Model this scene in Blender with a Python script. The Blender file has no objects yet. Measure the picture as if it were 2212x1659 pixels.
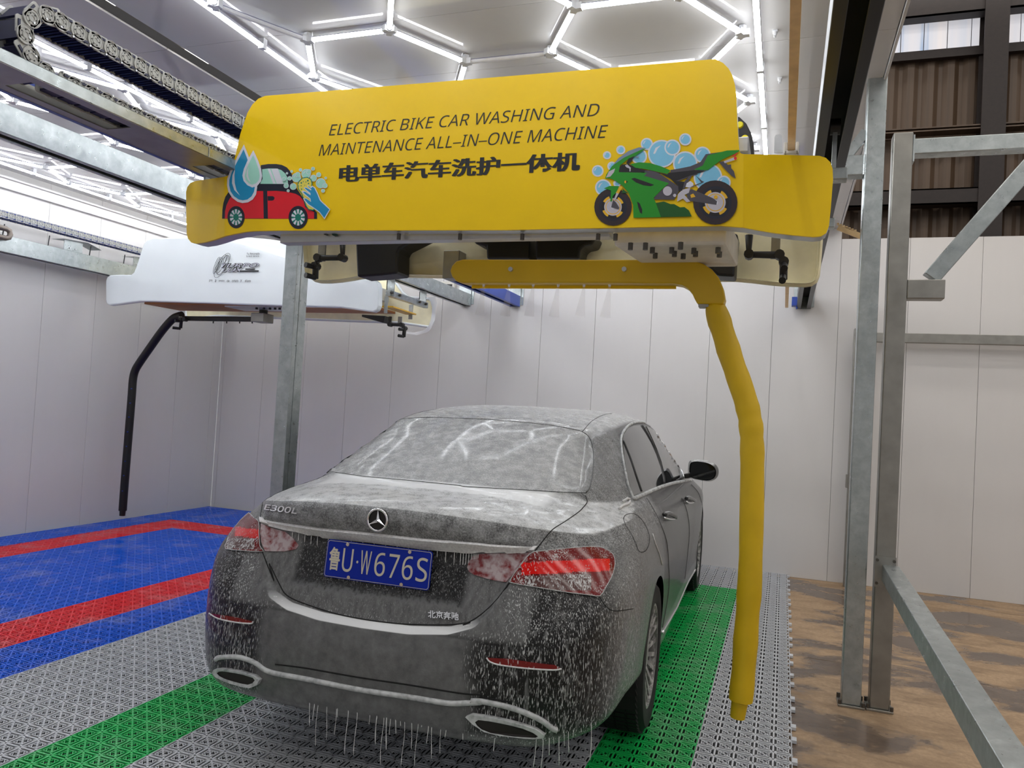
import bpy, bmesh, math, random
from mathutils import Vector, Matrix, geometry
from mathutils.bvhtree import BVHTree
SC = bpy.context.scene
COL = SC.collection
random.seed(7)
# ------------------------------------------------------------------ camera
IW, IH = 2212.0, 1659.0
CAMP = Vector((1.43320, -2.47406, 1.47007))
YAW, PITCH, ROLL, FPX = 0.33973, 0.02928, 0.05664, 1667.20264
_f = Vector((-math.sin(YAW)*math.cos(PITCH), math.cos(YAW)*math.cos(PITCH), math.sin(PITCH)))
_r0 = Vector((math.cos(YAW), math.sin(YAW), 0)); _u0 = _r0.cross(_f)
_r = _r0*math.cos(ROLL) + _u0*math.sin(ROLL); _u = -_r0*math.sin(ROLL) + _u0*math.cos(ROLL)
cd = bpy.data.cameras.new('camera'); cam = bpy.data.objects.new('camera', cd); COL.objects.link(cam)
cam.matrix_world = Matrix(((_r.x, _u.x, -_f.x, CAMP.x), (_r.y, _u.y, -_f.y, CAMP.y), (_r.z, _u.z, -_f.z, CAMP.z), (0, 0, 0, 1)))
cd.sensor_fit = 'HORIZONTAL'; cd.sensor_width = 36.0; cd.lens = FPX/IW*36.0; cd.clip_start = .05; cd.clip_end = 200
SC.camera = cam
# ------------------------------------------------------------------ world, exposure
wd = bpy.data.worlds.new('hall'); SC.world = wd; wd.use_nodes = True
bg = wd.node_tree.nodes['Background']; bg.inputs[0].default_value = (.86, .86, .88, 1); bg.inputs[1].default_value = .30
SC.view_settings.view_transform = 'Standard'; SC.view_settings.look = 'None'
SC.view_settings.exposure = 0.74; SC.view_settings.gamma = 1.0; SC.view_settings.use_curve_mapping = False
LED = 11.0          # strength of the ceiling tubes
# ------------------------------------------------------------------ helpers
def ray(x, y): return _f*FPX + _r*(x-IW/2) - _u*(y-IH/2)
def at(x, y, X=None, Y=None, Z=None):            # a pixel's ray met with a wall, floor or panel plane
    d = ray(x, y)
    t = (X-CAMP.x)/d.x if X is not None else (Y-CAMP.y)/d.y if Y is not None else (Z-CAMP.z)/d.z
    return CAMP + d*t
def srgb(*c):
    return tuple(((v/255)/12.92 if v/255 <= .04045 else ((v/255+.055)/1.055)**2.4) for v in c) + (1,)
class MB:
    def __init__(s): s.v = []; s.f = []; s.m = []
    def face(s, idx, m=0): s.f.append(tuple(idx)); s.m.append(m)
    def add(s, vs, fs, m=0):
        b = len(s.v); s.v += [tuple(v) for v in vs]
        for f in fs: s.face([b+i for i in f], m)
        return s
    def box(s, x0, x1, y0, y1, z0, z1, m=0, skip=''):
        vs = [(x, y, z) for z in (z0, z1) for y in (y0, y1) for x in (x0, x1)]
        fs = {'b': (0, 2, 3, 1), 't': (4, 5, 7, 6), 'f': (0, 1, 5, 4), 'k': (2, 6, 7, 3), 'l': (0, 4, 6, 2), 'r': (1, 3, 7, 5)}
        return s.add(vs, [f for k, f in fs.items() if k not in skip], m)
    def obox(s, c, ax, ay, az, m=0):                # oriented box, half-axis vectors
        c, ax, ay, az = map(Vector, (c, ax, ay, az))
        vs = [c+ax*i+ay*j+az*k for k in (-1, 1) for j in (-1, 1) for i in (-1, 1)]
        return s.add(vs, [(0, 2, 3, 1), (4, 5, 7, 6), (0, 1, 5, 4), (2, 6, 7, 3), (0, 4, 6, 2), (1, 3, 7, 5)], m)
    def bar(s, a, b, w, h, up=(0, 0, 1), m=0):      # square bar from a to b
        a, b = Vector(a), Vector(b); d = (b-a); L = d.length; d.normalize()
        up = Vector(up); sx = d.cross(up).normalized(); uz = sx.cross(d).normalized()
        return s.obox((a+b)/2, sx*w/2, d*L/2, uz*h/2, m)
    def ring(s, c, ax, ay, n):
        c, ax, ay = Vector(c), Vector(ax), Vector(ay); b = len(s.v)
        s.v += [tuple(c+ax*math.cos(2*math.pi*i/n)+ay*math.sin(2*math.pi*i/n)) for i in range(n)]
        return list(range(b, b+n))
    def join(s, r1, r2, m=0, closed=True):
        n = len(r1)
        for i in range(n if closed else n-1): s.face((r1[i], r1[(i+1) % n], r2[(i+1) % n], r2[i]), m)
    def cyl(s, a, b, r0, r1=None, n=14, m=0, caps=True):
        a, b = Vector(a), Vector(b); r1 = r0 if r1 is None else r1
        d = (b-a).normalized(); p = d.orthogonal().normalized(); q = d.cross(p)
        A = s.ring(a, p*r0, q*r0, n); B = s.ring(b, p*r1, q*r1, n); s.join(A, B, m)
        if caps: s.face(A[::-1], m); s.face(B, m)
        return s
    def tube(s, path, r, n=10, m=0, caps=True, closed=False):
        P = [Vector(p) for p in path]; rings = []; prev = None
        for i, p in enumerate(P):
            t = (P[(i+1) % len(P)] - P[i-1]) if closed else (P[min(i+1, len(P)-1)] - P[max(i-1, 0)])
            t.normalize()
            if prev is None: nrm = t.orthogonal().normalized()
            else: nrm = (prev - t*prev.dot(t)).normalized()
            prev = nrm; rr = r[i] if isinstance(r, (list, tuple)) else r
            rings.append(s.ring(p, nrm*rr, t.cross(nrm)*rr, n))
        for a, b in zip(rings, rings[1:]): s.join(a, b, m)
        if closed: s.join(rings[-1], rings[0], m)
        elif caps: s.face(rings[0][::-1], m); s.face(rings[-1], m)
        return s
    def prism(s, A, B, m=0, ms=None, caps=(1, 1)):   # two matching outlines joined
        a = len(s.v); s.v += [tuple(p) for p in A]; b = len(s.v); s.v += [tuple(p) for p in B]; n = len(A)
        ra, rb = list(range(a, a+n)), list(range(b, b+n))
        s.join(ra, rb, m if ms is None else ms)
        if caps[0]: s.face(ra[::-1], m)
        if caps[1]: s.face(rb, m)
        return s
    def build(s, name, mats, parent=None, smooth=False, bevel=0, seg=2, fix=True):
        me = bpy.data.meshes.new(name); me.from_pydata(s.v, [], s.f)
        mats = mats if isinstance(mats, (list, tuple)) else [mats]
        for mm in mats: me.materials.append(mm)
        if len(mats) > 1: me.polygons.foreach_set('material_index', s.m)
        if fix:
            bm = bmesh.new(); bm.from_mesh(me); bmesh.ops.recalc_face_normals(bm, faces=bm.faces); bm.to_mesh(me); bm.free()
        if smooth:
            me.polygons.foreach_set('use_smooth', [True]*len(me.polygons))
            if smooth is not True: me.set_sharp_from_angle(angle=math.radians(smooth))
        o = bpy.data.objects.new(name, me); link(o, parent)
        if bevel:
            b = o.modifiers.new('bevel', 'BEVEL'); b.width = bevel; b.segments = seg; b.limit_method = 'ANGLE'; b.angle_limit = math.radians(40)
        return o
def link(o, parent=None):
    COL.objects.link(o)
    if parent is not None:
        o.parent = parent
        if parent.get('_w'): o.matrix_parent_inverse = Matrix.Translation(parent.location).inverted()
    return o
def tag(o, label=None, cat=None, group=None, kind=None):
    for k, v in (('label', label), ('category', cat), ('group', group), ('kind', kind)):
        if v: o[k] = v
    return o
def thing(name, loc, label=None, cat=None, group=None, kind=None):     # an Empty at the thing's base; parts are given in room coordinates
    o = bpy.data.objects.new(name, None); COL.objects.link(o); o.location = loc; o['_w'] = 1; o.empty_display_size = .1
    return tag(o, label, cat, group, kind)
# ------------------------------------------------------------------ materials
MATS = {}
class NT:
    def __init__(s, name):
        s.mat = bpy.data.materials.new(name); s.mat.use_nodes = True; s.t = s.mat.node_tree; s.b = s.t.nodes['Principled BSDF']; MATS[name] = s.mat
    def n(s, typ, **k):
        o = s.t.nodes.new(typ)
        for a, v in k.items():
            if a.startswith('i_'):
                o.inputs[int(a[2:]) if a[2:].isdigit() else a[2:].replace('_', ' ')].default_value = v
            else: setattr(o, a, v)
        return o
    def l(s, a, b): s.t.links.new(a, b)
    def coord(s, scale=(1, 1, 1), geo=False, vec=None):
        mp = s.n('ShaderNodeMapping'); mp.inputs['Scale'].default_value = scale
        if vec is None:
            tc = s.n('ShaderNodeNewGeometry') if geo else s.n('ShaderNodeTexCoord')
            vec = tc.outputs['Position' if geo else 'Object']
        s.l(vec, mp.inputs[0]); return mp.outputs[0]
    def noise(s, vec, scale, detail=3, rough=.5, dist=0):
        o = s.n('ShaderNodeTexNoise'); o.inputs['Scale'].default_value = scale; o.inputs['Detail'].default_value = detail
        o.inputs['Roughness'].default_value = rough; o.inputs['Distortion'].default_value = dist; s.l(vec, o.inputs['Vector']); return o.outputs['Fac']
    def ramp(s, fac, stops):
        o = s.n('ShaderNodeValToRGB'); e = o.color_ramp.elements
        while len(e) < len(stops): e.new(.5)
        for x, (p, c) in zip(e, stops): x.position = p; x.color = c if isinstance(c, tuple) else (c, c, c, 1)
        s.l(fac, o.inputs[0]); return o.outputs[0]
    def mix(s, fac, a, b):
        o = s.n('ShaderNodeMix', data_type='RGBA'); s.put(fac, o.inputs[0]); s.put(a, o.inputs[6]); s.put(b, o.inputs[7]); return o.outputs[2]
    def math(s, op, a, b=None, clamp=False):
        o = s.n('ShaderNodeMath', operation=op, use_clamp=clamp); s.put(a, o.inputs[0])
        if b is not None: s.put(b, o.inputs[1])
        return o.outputs[0]
    def mapr(s, v, a, b, c=0, d=1, smooth=False):
        o = s.n('ShaderNodeMapRange'); s.l(v, o.inputs[0])
        if smooth: o.interpolation_type = 'SMOOTHSTEP'
        for i, x in enumerate((a, b, c, d)): o.inputs[i+1].default_value = x
        return o.outputs[0]
    def put(s, v, sock):
        if hasattr(v, 'is_linked') or hasattr(v, 'links'): s.l(v, sock)
        else: sock.default_value = v
    def bump(s, h, strength=.3, dist=.01):
        o = s.n('ShaderNodeBump'); o.inputs['Strength'].default_value = strength; o.inputs['Distance'].default_value = dist
        s.l(h, o.inputs['Height']); s.l(o.outputs[0], s.b.inputs['Normal']); return o.outputs[0]
    def set(s, **k):
        for a, v in k.items(): s.put(v, s.b.inputs[a.replace('_', ' ')])
        return s
def plain(name, col, rough=.5, metal=0, var=.06, scale=25, coat=0, spec=.5, bump=0):
    t = NT(name); n = t.noise(t.coord(), scale, 4)
    c = t.ramp(n, [(.25, tuple(x*(1-var) for x in col[:3])+(1,)), (.75, tuple(min(1, x*(1+var)) for x in col[:3])+(1,))])
    t.set(Base_Color=c, Roughness=rough, Metallic=metal, Coat_Weight=coat, Specular_IOR_Level=spec)
    if bump: t.bump(n, bump, .004)
    return t.mat
def emit(name, col, st):
    t = NT(name); t.set(Base_Color=col, Emission_Color=col, Emission_Strength=st); return t.mat
# ================================================================== the room
XL, YB, CZ = -5.25, 5.426, 3.34
def wallmat(name, col, rough, streak=True):
    t = NT(name); n = t.noise(t.coord((1, 1, .15)), 14, 4); m = t.noise(t.coord(), 1.3, 3)
    c = t.mix(t.math('MULTIPLY', n, .35), col, tuple(v*.90 for v in col[:3])+(1,)); c = t.mix(t.mapr(m, .2, .9, 0, .12, True), c, tuple(v*.92 for v in col[:3])+(1,))
    t.set(Base_Color=c, Roughness=rough, Specular_IOR_Level=.4); return t.mat
WALLM = wallmat('white_wall_panel', srgb(214, 211, 209), .28)
CEILM = wallmat('glossy_ceiling_panel', srgb(206, 204, 202), .045)
DARKGAP = plain('dark_backing', srgb(70, 70, 72), .8)
def concrete():
    t = NT('wet_concrete'); P = t.coord(geo=True); big = t.noise(t.coord((1, 1.6, 1), geo=True), 1.1, 5, .62, .4); fine = t.noise(P, 40, 5, .7); mid = t.noise(t.coord((1, 2.2, 1), geo=True), 3.2, 5, .6, .8)
    dry = t.mix(t.mapr(fine, .3, .7), srgb(148, 122, 94), srgb(178, 150, 118)); dry = t.mix(t.mapr(mid, .45, .7, 0, .7), dry, srgb(112, 88, 64))
    wetc = t.mix(t.mapr(mid, .35, .7), srgb(86, 70, 58), srgb(108, 92, 78)); w = t.mapr(big, .47, .56, 0, 1, True)
    speck = t.mapr(fine, .66, .74); c = t.mix(w, dry, wetc); c = t.mix(t.math('MULTIPLY', speck, .35), c, srgb(200, 185, 165))
    t.set(Base_Color=c, Roughness=t.mapr(w, 0, 1, .62, .13), Specular_IOR_Level=.5); t.bump(t.math('ADD', t.math('MULTIPLY', fine, .6), mid), .12, .01); return t.mat
CONC = concrete()
floor = MB().box(-5.4, 8, -8, 7.6, -.25, -.006).build('floor', DARKGAP); tag(floor, kind='structure')
for y0, y1 in ((-8, 2.79), (2.798, 7.6)): MB().box(-5.4, 8, y0, y1, -.02, 0).build('slab', CONC, floor, bevel=.003, seg=1)
# interlocking drain tiles
def tilemat(name, col):
    t = NT(name); n = t.noise(t.coord(geo=True), 3.5, 4, .6); f = t.noise(t.coord(geo=True), 90, 3)
    c = t.mix(t.mapr(n, .5, .75, 0, .35), col, srgb(200, 200, 205)); c = t.mix(t.math('MULTIPLY', f, .25), c, tuple(v*.75 for v in col[:3])+(1,))
    t.set(Base_Color=c, Roughness=.22, Specular_IOR_Level=.9); return t.mat
TM = {'g': tilemat('grey_tile', srgb(206, 209, 214)), 'b': tilemat('blue_tile', srgb(20, 104, 240)), 'r': tilemat('red_tile', srgb(255, 48, 58)), 'n': tilemat('green_tile', srgb(34, 200, 98))}
def tile_mesh(name, ny=5, tabs=False):
    mb = MB(); c = .08; H = .02; W_, D_ = .4, ny*c
    def rib(x0, x1, y0, y1, lo=.0155): mb.box(x0, x1, y0, y1, lo, H)
    def dia(a, b, w):
        a, b = Vector((a[0], a[1], H-.0006)), Vector((b[0], b[1], H-.0006)); d = (b-a).normalized(); s = Vector((-d.y, d.x, 0))*w/2; k = len(mb.v)
        lo = Vector((0, 0, -.004)); mb.v += [tuple(p) for p in (a-s, b-s, b+s, a+s, a-s+lo, b-s+lo, b+s+lo, a+s+lo)]
        for f in ((0, 1, 2, 3), (0, 4, 5, 1), (3, 2, 6, 7)): mb.face([k+i for i in f])
    for i in range(6):
        w = .0045 if i in (0, 5) else .0038; x = i*c; rib(max(x-w, .0008), min(x+w, W_-.0008), .0008, D_-.0008, .0012 if i in (0, 5) else .0155)
    for j in range(ny+1):
        w = .0045 if j in (0, ny) else .0038; y = j*c; rib(.0008, W_-.0008, max(y-w, .0008), min(y+w, D_-.0008))
    for i in range(5):
        for j in range(ny):
            x, y = i*c, j*c; a, b = .0145, c-.0145
            rib(x+a, x+a+.0042, y+a, y+b); rib(x+b-.0042, x+b, y+a, y+b); rib(x+a, x+b, y+a, y+a+.0042); rib(x+a, x+b, y+b-.0042, y+b)
            dia((x+c, y), (x, y+c), .0075); dia((x, y), (x+a+.004, y+a+.004), .006); dia((x+c, y+c), (x+b-.004, y+b-.004), .006)
            for q in (-.024, -.008, .008, .024):          # fine bars across the middle of the cell
                m = c/2; h = (b-a)/2-abs(q)
                dia((x+m+q-h*.5, y+m-q-h*.5), (x+m+q+h*.5, y+m-q+h*.5), .0036)
            for q in (-.013, .013):
                m = c/2; h = (b-a)/2-abs(q); dia((x+m+q+h, y+m+q-h), (x+m+q-h, y+m+q+h), .003)
    if tabs:
        for yy in (.10, .26): mb.box(W_, W_+.02, yy, yy+.045, .002, .016)
    me = bpy.data.meshes.new(name); me.from_pydata(mb.v, [], mb.f); me.materials.append(TM['g']); return me
TMESH = {(5, 0): tile_mesh('tile'), (5, 1): tile_mesh('tile_edge', 5, True), (3, 0): tile_mesh('tile_cut', 3), (3, 1): tile_mesh('tile_cut_edge', 3, True)}
for k in range(-13, 4):
    yo = -.049 if k <= -6 else .06
    for j in range(-3, 14):
        y0 = .4*j+yo; ny = 5
        if y0+.4 > YB-.01: ny = 3
        if k == 2 or k == -3: c = 'n' if j <= 10 else 'g'
        elif -3 < k < 2: c = 'n' if j == 10 else 'g'
        elif k in (-12, -7): c = 'r' if j <= 10 else 'b'
        elif -12 < k < -7: c = 'r' if j == 10 else 'b'
        elif k in (-13, -6): c = 'b'
        else: c = 'g'
        o = bpy.data.objects.new('tile', TMESH[(ny, 1 if k == 3 else 0)]); COL.objects.link(o); o.parent = floor
        o.location = (.4*k-.065 + (.018 if k == -13 else 0), y0, .001)
        o.material_slots[0].link = 'OBJECT'; o.material_slots[0].material = TM[c]
MB().box(-5.22, 1.50, -1.22, YB-.05, .0002, .0012).build('shade_sheet', plain('gap_shade', srgb(10, 12, 16), .25), floor)  # near-black sheet added so the tile gaps read as deep shade
# white walls of upright panels
wb = MB().box(XL, 8, YB+.012, YB+.10, 0, 3.235).build('wall_back', DARKGAP); tag(wb, kind='structure')
xs = [XL]+[.115+.5895*i for i in range(-9, 14)]+[8]
for a, b in zip(xs, xs[1:]):
    if b-a > .05: MB().box(a+.0012, b-.0012, YB, YB+.02, 0, CZ if b < 1.9 else 3.24).build('panel', WALLM, wb, bevel=.002, seg=1)
wl = MB().box(XL-.1, XL-.012, -3, YB, 0, CZ).build('wall_left', DARKGAP); tag(wl, kind='structure')
ys = [3.52+.59*i for i in range(-10, 4)]+[YB]
for a, b in zip([-3]+[y for y in ys if y > -2.9], [y for y in ys if y > -2.9]):
    if b-a > .05: MB().box(XL-.02, XL, a+.0012, b-.0012, 0, CZ).build('panel', WALLM, wl, bevel=.002, seg=1)
tr = MB()
for z0, z1, d in ((3.165, 3.185, .035), (3.185, 3.255, .018), (3.255, 3.275, .045)): tr.box(XL, XL+d, -3, YB, z0, z1)
tag(tr.build('trim_1', WALLM, bevel=.003, seg=1), kind='structure')
# ceilings over the two bays, a slot between them
for x0, x1 in ((-1.772, 1.858), (XL, -1.878)):
    ce = MB().box(x0, x1, -2.6, YB, CZ+.012, CZ+.06).build('ceiling', DARKGAP); tag(ce, kind='structure')
    cy = [-2.6]+[.845+.61*i for i in range(-5, 8)]+[YB]
    for a, b in zip(cy, cy[1:]):
        if b-a > .02: MB().box(x0+.002, x1-.002, a+.0015, b-.0015, CZ, CZ+.014).build('panel', CEILM, ce)
tag(MB().box(1.86, 1.875, -2.6, YB, CZ-.012, CZ+.075).build('trim_2', WALLM, bevel=.002, seg=1), kind='structure')
# ------------------------------------------------ hexagon light grids
TUBEM = emit('led_tube', (.93, .96, 1, 1), LED); UNLIT = plain('unlit_tube', srgb(232, 232, 236), .2); BATTEN = plain('batten_back', srgb(150, 150, 172), .35); CLEARP = plain('clear_connector', srgb(228, 230, 234), .2)
A_H = .475; HZ = 3.302; R_T = .0135
def tube_mesh(L, mat, nm):
    mb = MB(); n = 12; A = []; B = []
    for i in range(n):
        a = 2*math.pi*(i+.5)/n; A.append((-L/2, R_T*math.cos(a), R_T*math.sin(a))); B.append((L/2, R_T*math.cos(a), R_T*math.sin(a)))
    mb.v = A+B
    for i in range(n):
        zc = math.sin(2*math.pi*(i+1)/n); mb.face((i, i+n, (i+1) % n+n, (i+1) % n), 1 if zc > .4 else 0)     # grey back of the batten on top
    mb.face(range(n-1, -1, -1), 1); mb.face(range(n, 2*n), 1)
    me = bpy.data.meshes.new(nm); me.from_pydata(mb.v, [], mb.f); me.materials.append(mat); me.materials.append(BATTEN); me.polygons.foreach_set('material_index', mb.m); return me
def conn_mesh():
    mb = MB(); mb.cyl((0, 0, -.016), (0, 0, .034), .020, n=6)
    for i in range(3):
        a = i*2*math.pi/3; d = Vector((math.cos(a), math.sin(a), 0)); mb.bar(d*.01, d*.034, .030, .030)
    me = bpy.data.meshes.new('connector'); me.from_pydata(mb.v, [], mb.f); me.materials.append(CLEARP); return me
HEXM, HEXU, CONN = tube_mesh(A_H-.062, TUBEM, 'tube'), tube_mesh(A_H-.062, UNLIT, 'unlit_tube'), conn_mesh()
def hexgrid(cx, y_mid, y_side, bx0, bx1, by0, by1, label, unlit):
    root = thing('ceiling_light', ((bx0+bx1)/2, (by0+by1)/2, CZ), label, 'light', 'hexagon lights on the ceiling')
    edges, nodes = {}, {}
    hh = A_H*math.sqrt(3)/2
    for col, yc in ((0, y_mid), (-1, y_side), (1, y_side)):
        k0 = math.ceil((by0+hh-yc)/(2*hh)-1e-6); k1 = math.floor((by1-hh-yc)/(2*hh)+1e-6)
        for k in range(k0, k1+1):
            c = (cx+col*1.5*A_H, yc+2*hh*k); V = [(c[0]+A_H*math.cos(math.radians(60*i)), c[1]+A_H*math.sin(math.radians(60*i))) for i in range(6)]
            for a, b in zip(V, V[1:]+V[:1]):
                key = (round((a[0]+b[0])*50), round((a[1]+b[1])*50)); edges[key] = (a, b)
            for v in V: nodes[(round(v[0]*50), round(v[1]*50))] = v
    for a, b in edges.values():
        m = ((a[0]+b[0])/2, (a[1]+b[1])/2); off = any(math.hypot(m[0]-u[0], m[1]-u[1]) < .12 for u in unlit)
        o = bpy.data.objects.new('tube', HEXU if off else HEXM); COL.objects.link(o); o.parent = root; o.matrix_parent_inverse = Matrix.Translation(root.location).inverted()
        o.location = (m[0], m[1], HZ); o.rotation_euler = (0, 0, math.atan2(b[1]-a[1], b[0]-a[0]))
    for v in nodes.values():
        o = bpy.data.objects.new('connector', CONN); COL.objects.link(o); o.parent = root; o.matrix_parent_inverse = Matrix.Translation(root.location).inverted(); o.location = (v[0], v[1], HZ)
    bt = tube_mesh(.80, TUBEM, 'tube')
    n = int((by1-by0)/.82)
    for x in (bx0, bx1):
        for i in range(n):
            y = by0+.41+.82*i
            o = bpy.data.objects.new('tube', bt); COL.objects.link(o); o.parent = root; o.matrix_parent_inverse = Matrix.Translation(root.location).inverted(); o.location = (x, y, HZ); o.rotation_euler = (0, 0, math.pi/2)
            MB().box(x-.016, x+.016, y+.395, y+.425, HZ-.016, CZ).build('connector', CLEARP, root)
    return root
hexgrid(-.018, .856, .442, -1.252, 1.240, -1.6, 5.15, 'hexagon grid of white light tubes above the yellow wash machine', [(-1.09, .65), (-.02, 1.268)])
hexgrid(-3.70, 1.565, 1.154, -4.945, -2.475, -1.6, 5.15, 'hexagon grid of white light tubes above the white wash machine', [])
for p, lb in (((1675, 66), 'small white plastic clip on the ceiling beside the outer light tubes'), ((1685, 168), 'small white ceiling clip nearer the back wall than its twin')):
    q = at(*p, Z=CZ); c_ = MB().box(q.x-.012, q.x+.012, q.y-.014, q.y+.014, CZ-.012, CZ).box(q.x-.006, q.x+.006, q.y-.02, q.y+.006, CZ-.032, CZ-.012).build('ceiling_clip', CLEARP, bevel=.002, seg=1)
    tag(c_, lb, 'clip', 'clips on the ceiling')
# ------------------------------------------------ the hall beyond
def cladmat():
    t = NT('brown_cladding'); n = t.noise(t.coord((6, 1, .3)), 3, 4); t.set(Base_Color=t.mix(n, srgb(52, 40, 32), srgb(104, 82, 62)), Roughness=.5); return t.mat
CLAD = cladmat(); STEELB = plain('dark_steel', srgb(34, 24, 22), .6, var=.3)
YW = 7.5
wo = MB().box(-6, 9, YW+.04, YW+.12, 0, 6.7).build('wall_outer', CLAD); tag(wo, kind='structure')
mb0 = MB(); mb0.add([(0, 0, 0), (.05, -.035, 0), (.12, -.035, 0), (.17, 0, 0), (0, 0, 1), (.05, -.035, 1), (.12, -.035, 1), (.17, 0, 1)], [(0, 1, 5, 4), (1, 2, 6, 5), (2, 3, 7, 6)])
def rib_obj(x, z0, z1):
    o = bpy.data.objects.new('rib', RIBME); COL.objects.link(o); o.parent = wo; o.location = (x, YW+.04, z0); o.scale = (1, 1, z1-z0)
RIBME = bpy.data.meshes.new('rib'); RIBME.from_pydata(mb0.v, [], mb0.f); RIBME.materials.append(CLAD)
for i in range(22): rib_obj(1.75+.21*i, 3.0, 5.84)
WINLIT = NT('daylit_fibreglass'); _w = WINLIT.noise(WINLIT.coord((3, 1, .1), geo=True), 1.6, 3); _b = WINLIT.ramp(_w, [(.33, srgb(120, 150, 185)), (.42, srgb(196, 198, 206)), (.7, srgb(216, 208, 206))]); WINLIT.set(Base_Color=_b, Emission_Color=_b, Emission_Strength=.48); WINLIT = WINLIT.mat
win = MB().box(1.8, 6.4, YW, YW+.03, 5.86, 6.6).build('window_1', STEELB); tag(win, kind='structure')
x = 1.82
while x < 6.2: MB().box(x, x+.235, YW-.015, YW, 5.88, 6.58).build('pane', WINLIT, win); x += .245
mbr = MB().box(1.8, 8.5, YW-.10, YW-.02, 5.78, 5.88); tag(mbr.build('trim_3', STEELB), kind='structure')
col_ = MB().box(3.36, 3.60, YW-.30, YW-.28, 3, 6.7).box(3.36, 3.60, YW-.06, YW-.04, 3, 6.7).box(3.47, 3.49, YW-.28, YW-.06, 3, 6.7).build('hall_column', STEELB); tag(col_, 'dark steel column in front of the brown cladding', 'column')
for z0, z1, lb in ((6.20, 6.46, 'dark red-brown steel beam across the daylit window strip'), (4.02, 4.20, 'dark steel rail halfway up the brown cladding'), (4.86, 4.91, 'thin steel rail high on the brown cladding')):
    b_ = MB().box(1.8, 8.5, YW-.28 if z1-z0 > .1 else YW-.05, YW-.26 if z1-z0 > .1 else YW-.02, z0, z1).box(1.8, 8.5, YW-.28, YW-.10, z0, z0+.015).box(1.8, 8.5, YW-.28, YW-.10, z1-.015, z1).build('hall_beam', STEELB if z1 > 5 or z1 < 4.5 else CLAD); tag(b_, lb, 'beam')
ro = MB().box(-9, 9, -8, 9, 6.7, 6.8).build('ceiling_hall', CLAD); tag(ro, kind='structure')
SKYFILL = emit('roof_sheet_fill', (1.0, .96, .90, 1), 3.3)
for i in range(8):                                          # roof strips glimpsed through the slot, repeated hall-wide as added fill light
    y0 = 6.86-1.82*i; sk = MB().box(-8.8, 8.8, y0, y0+.44, 6.66, 6.70).build('window_%d' % (i+2), SKYFILL); tag(sk, kind='structure')
# ================================================================== the car
CARLOC = Vector((0.02235, 0, 0)); CARYAW = 0.03019
CARM = Matrix.Translation(CARLOC) @ Matrix.Rotation(CARYAW, 4, 'Z'); CARI = CARM.inverted()
car = bpy.data.objects.new('car', None); COL.objects.link(car); car.location = CARLOC; car.rotation_euler = (0, 0, CARYAW)
tag(car, 'black saloon car covered in dripping white wash foam', 'car')
import numpy as np
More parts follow.
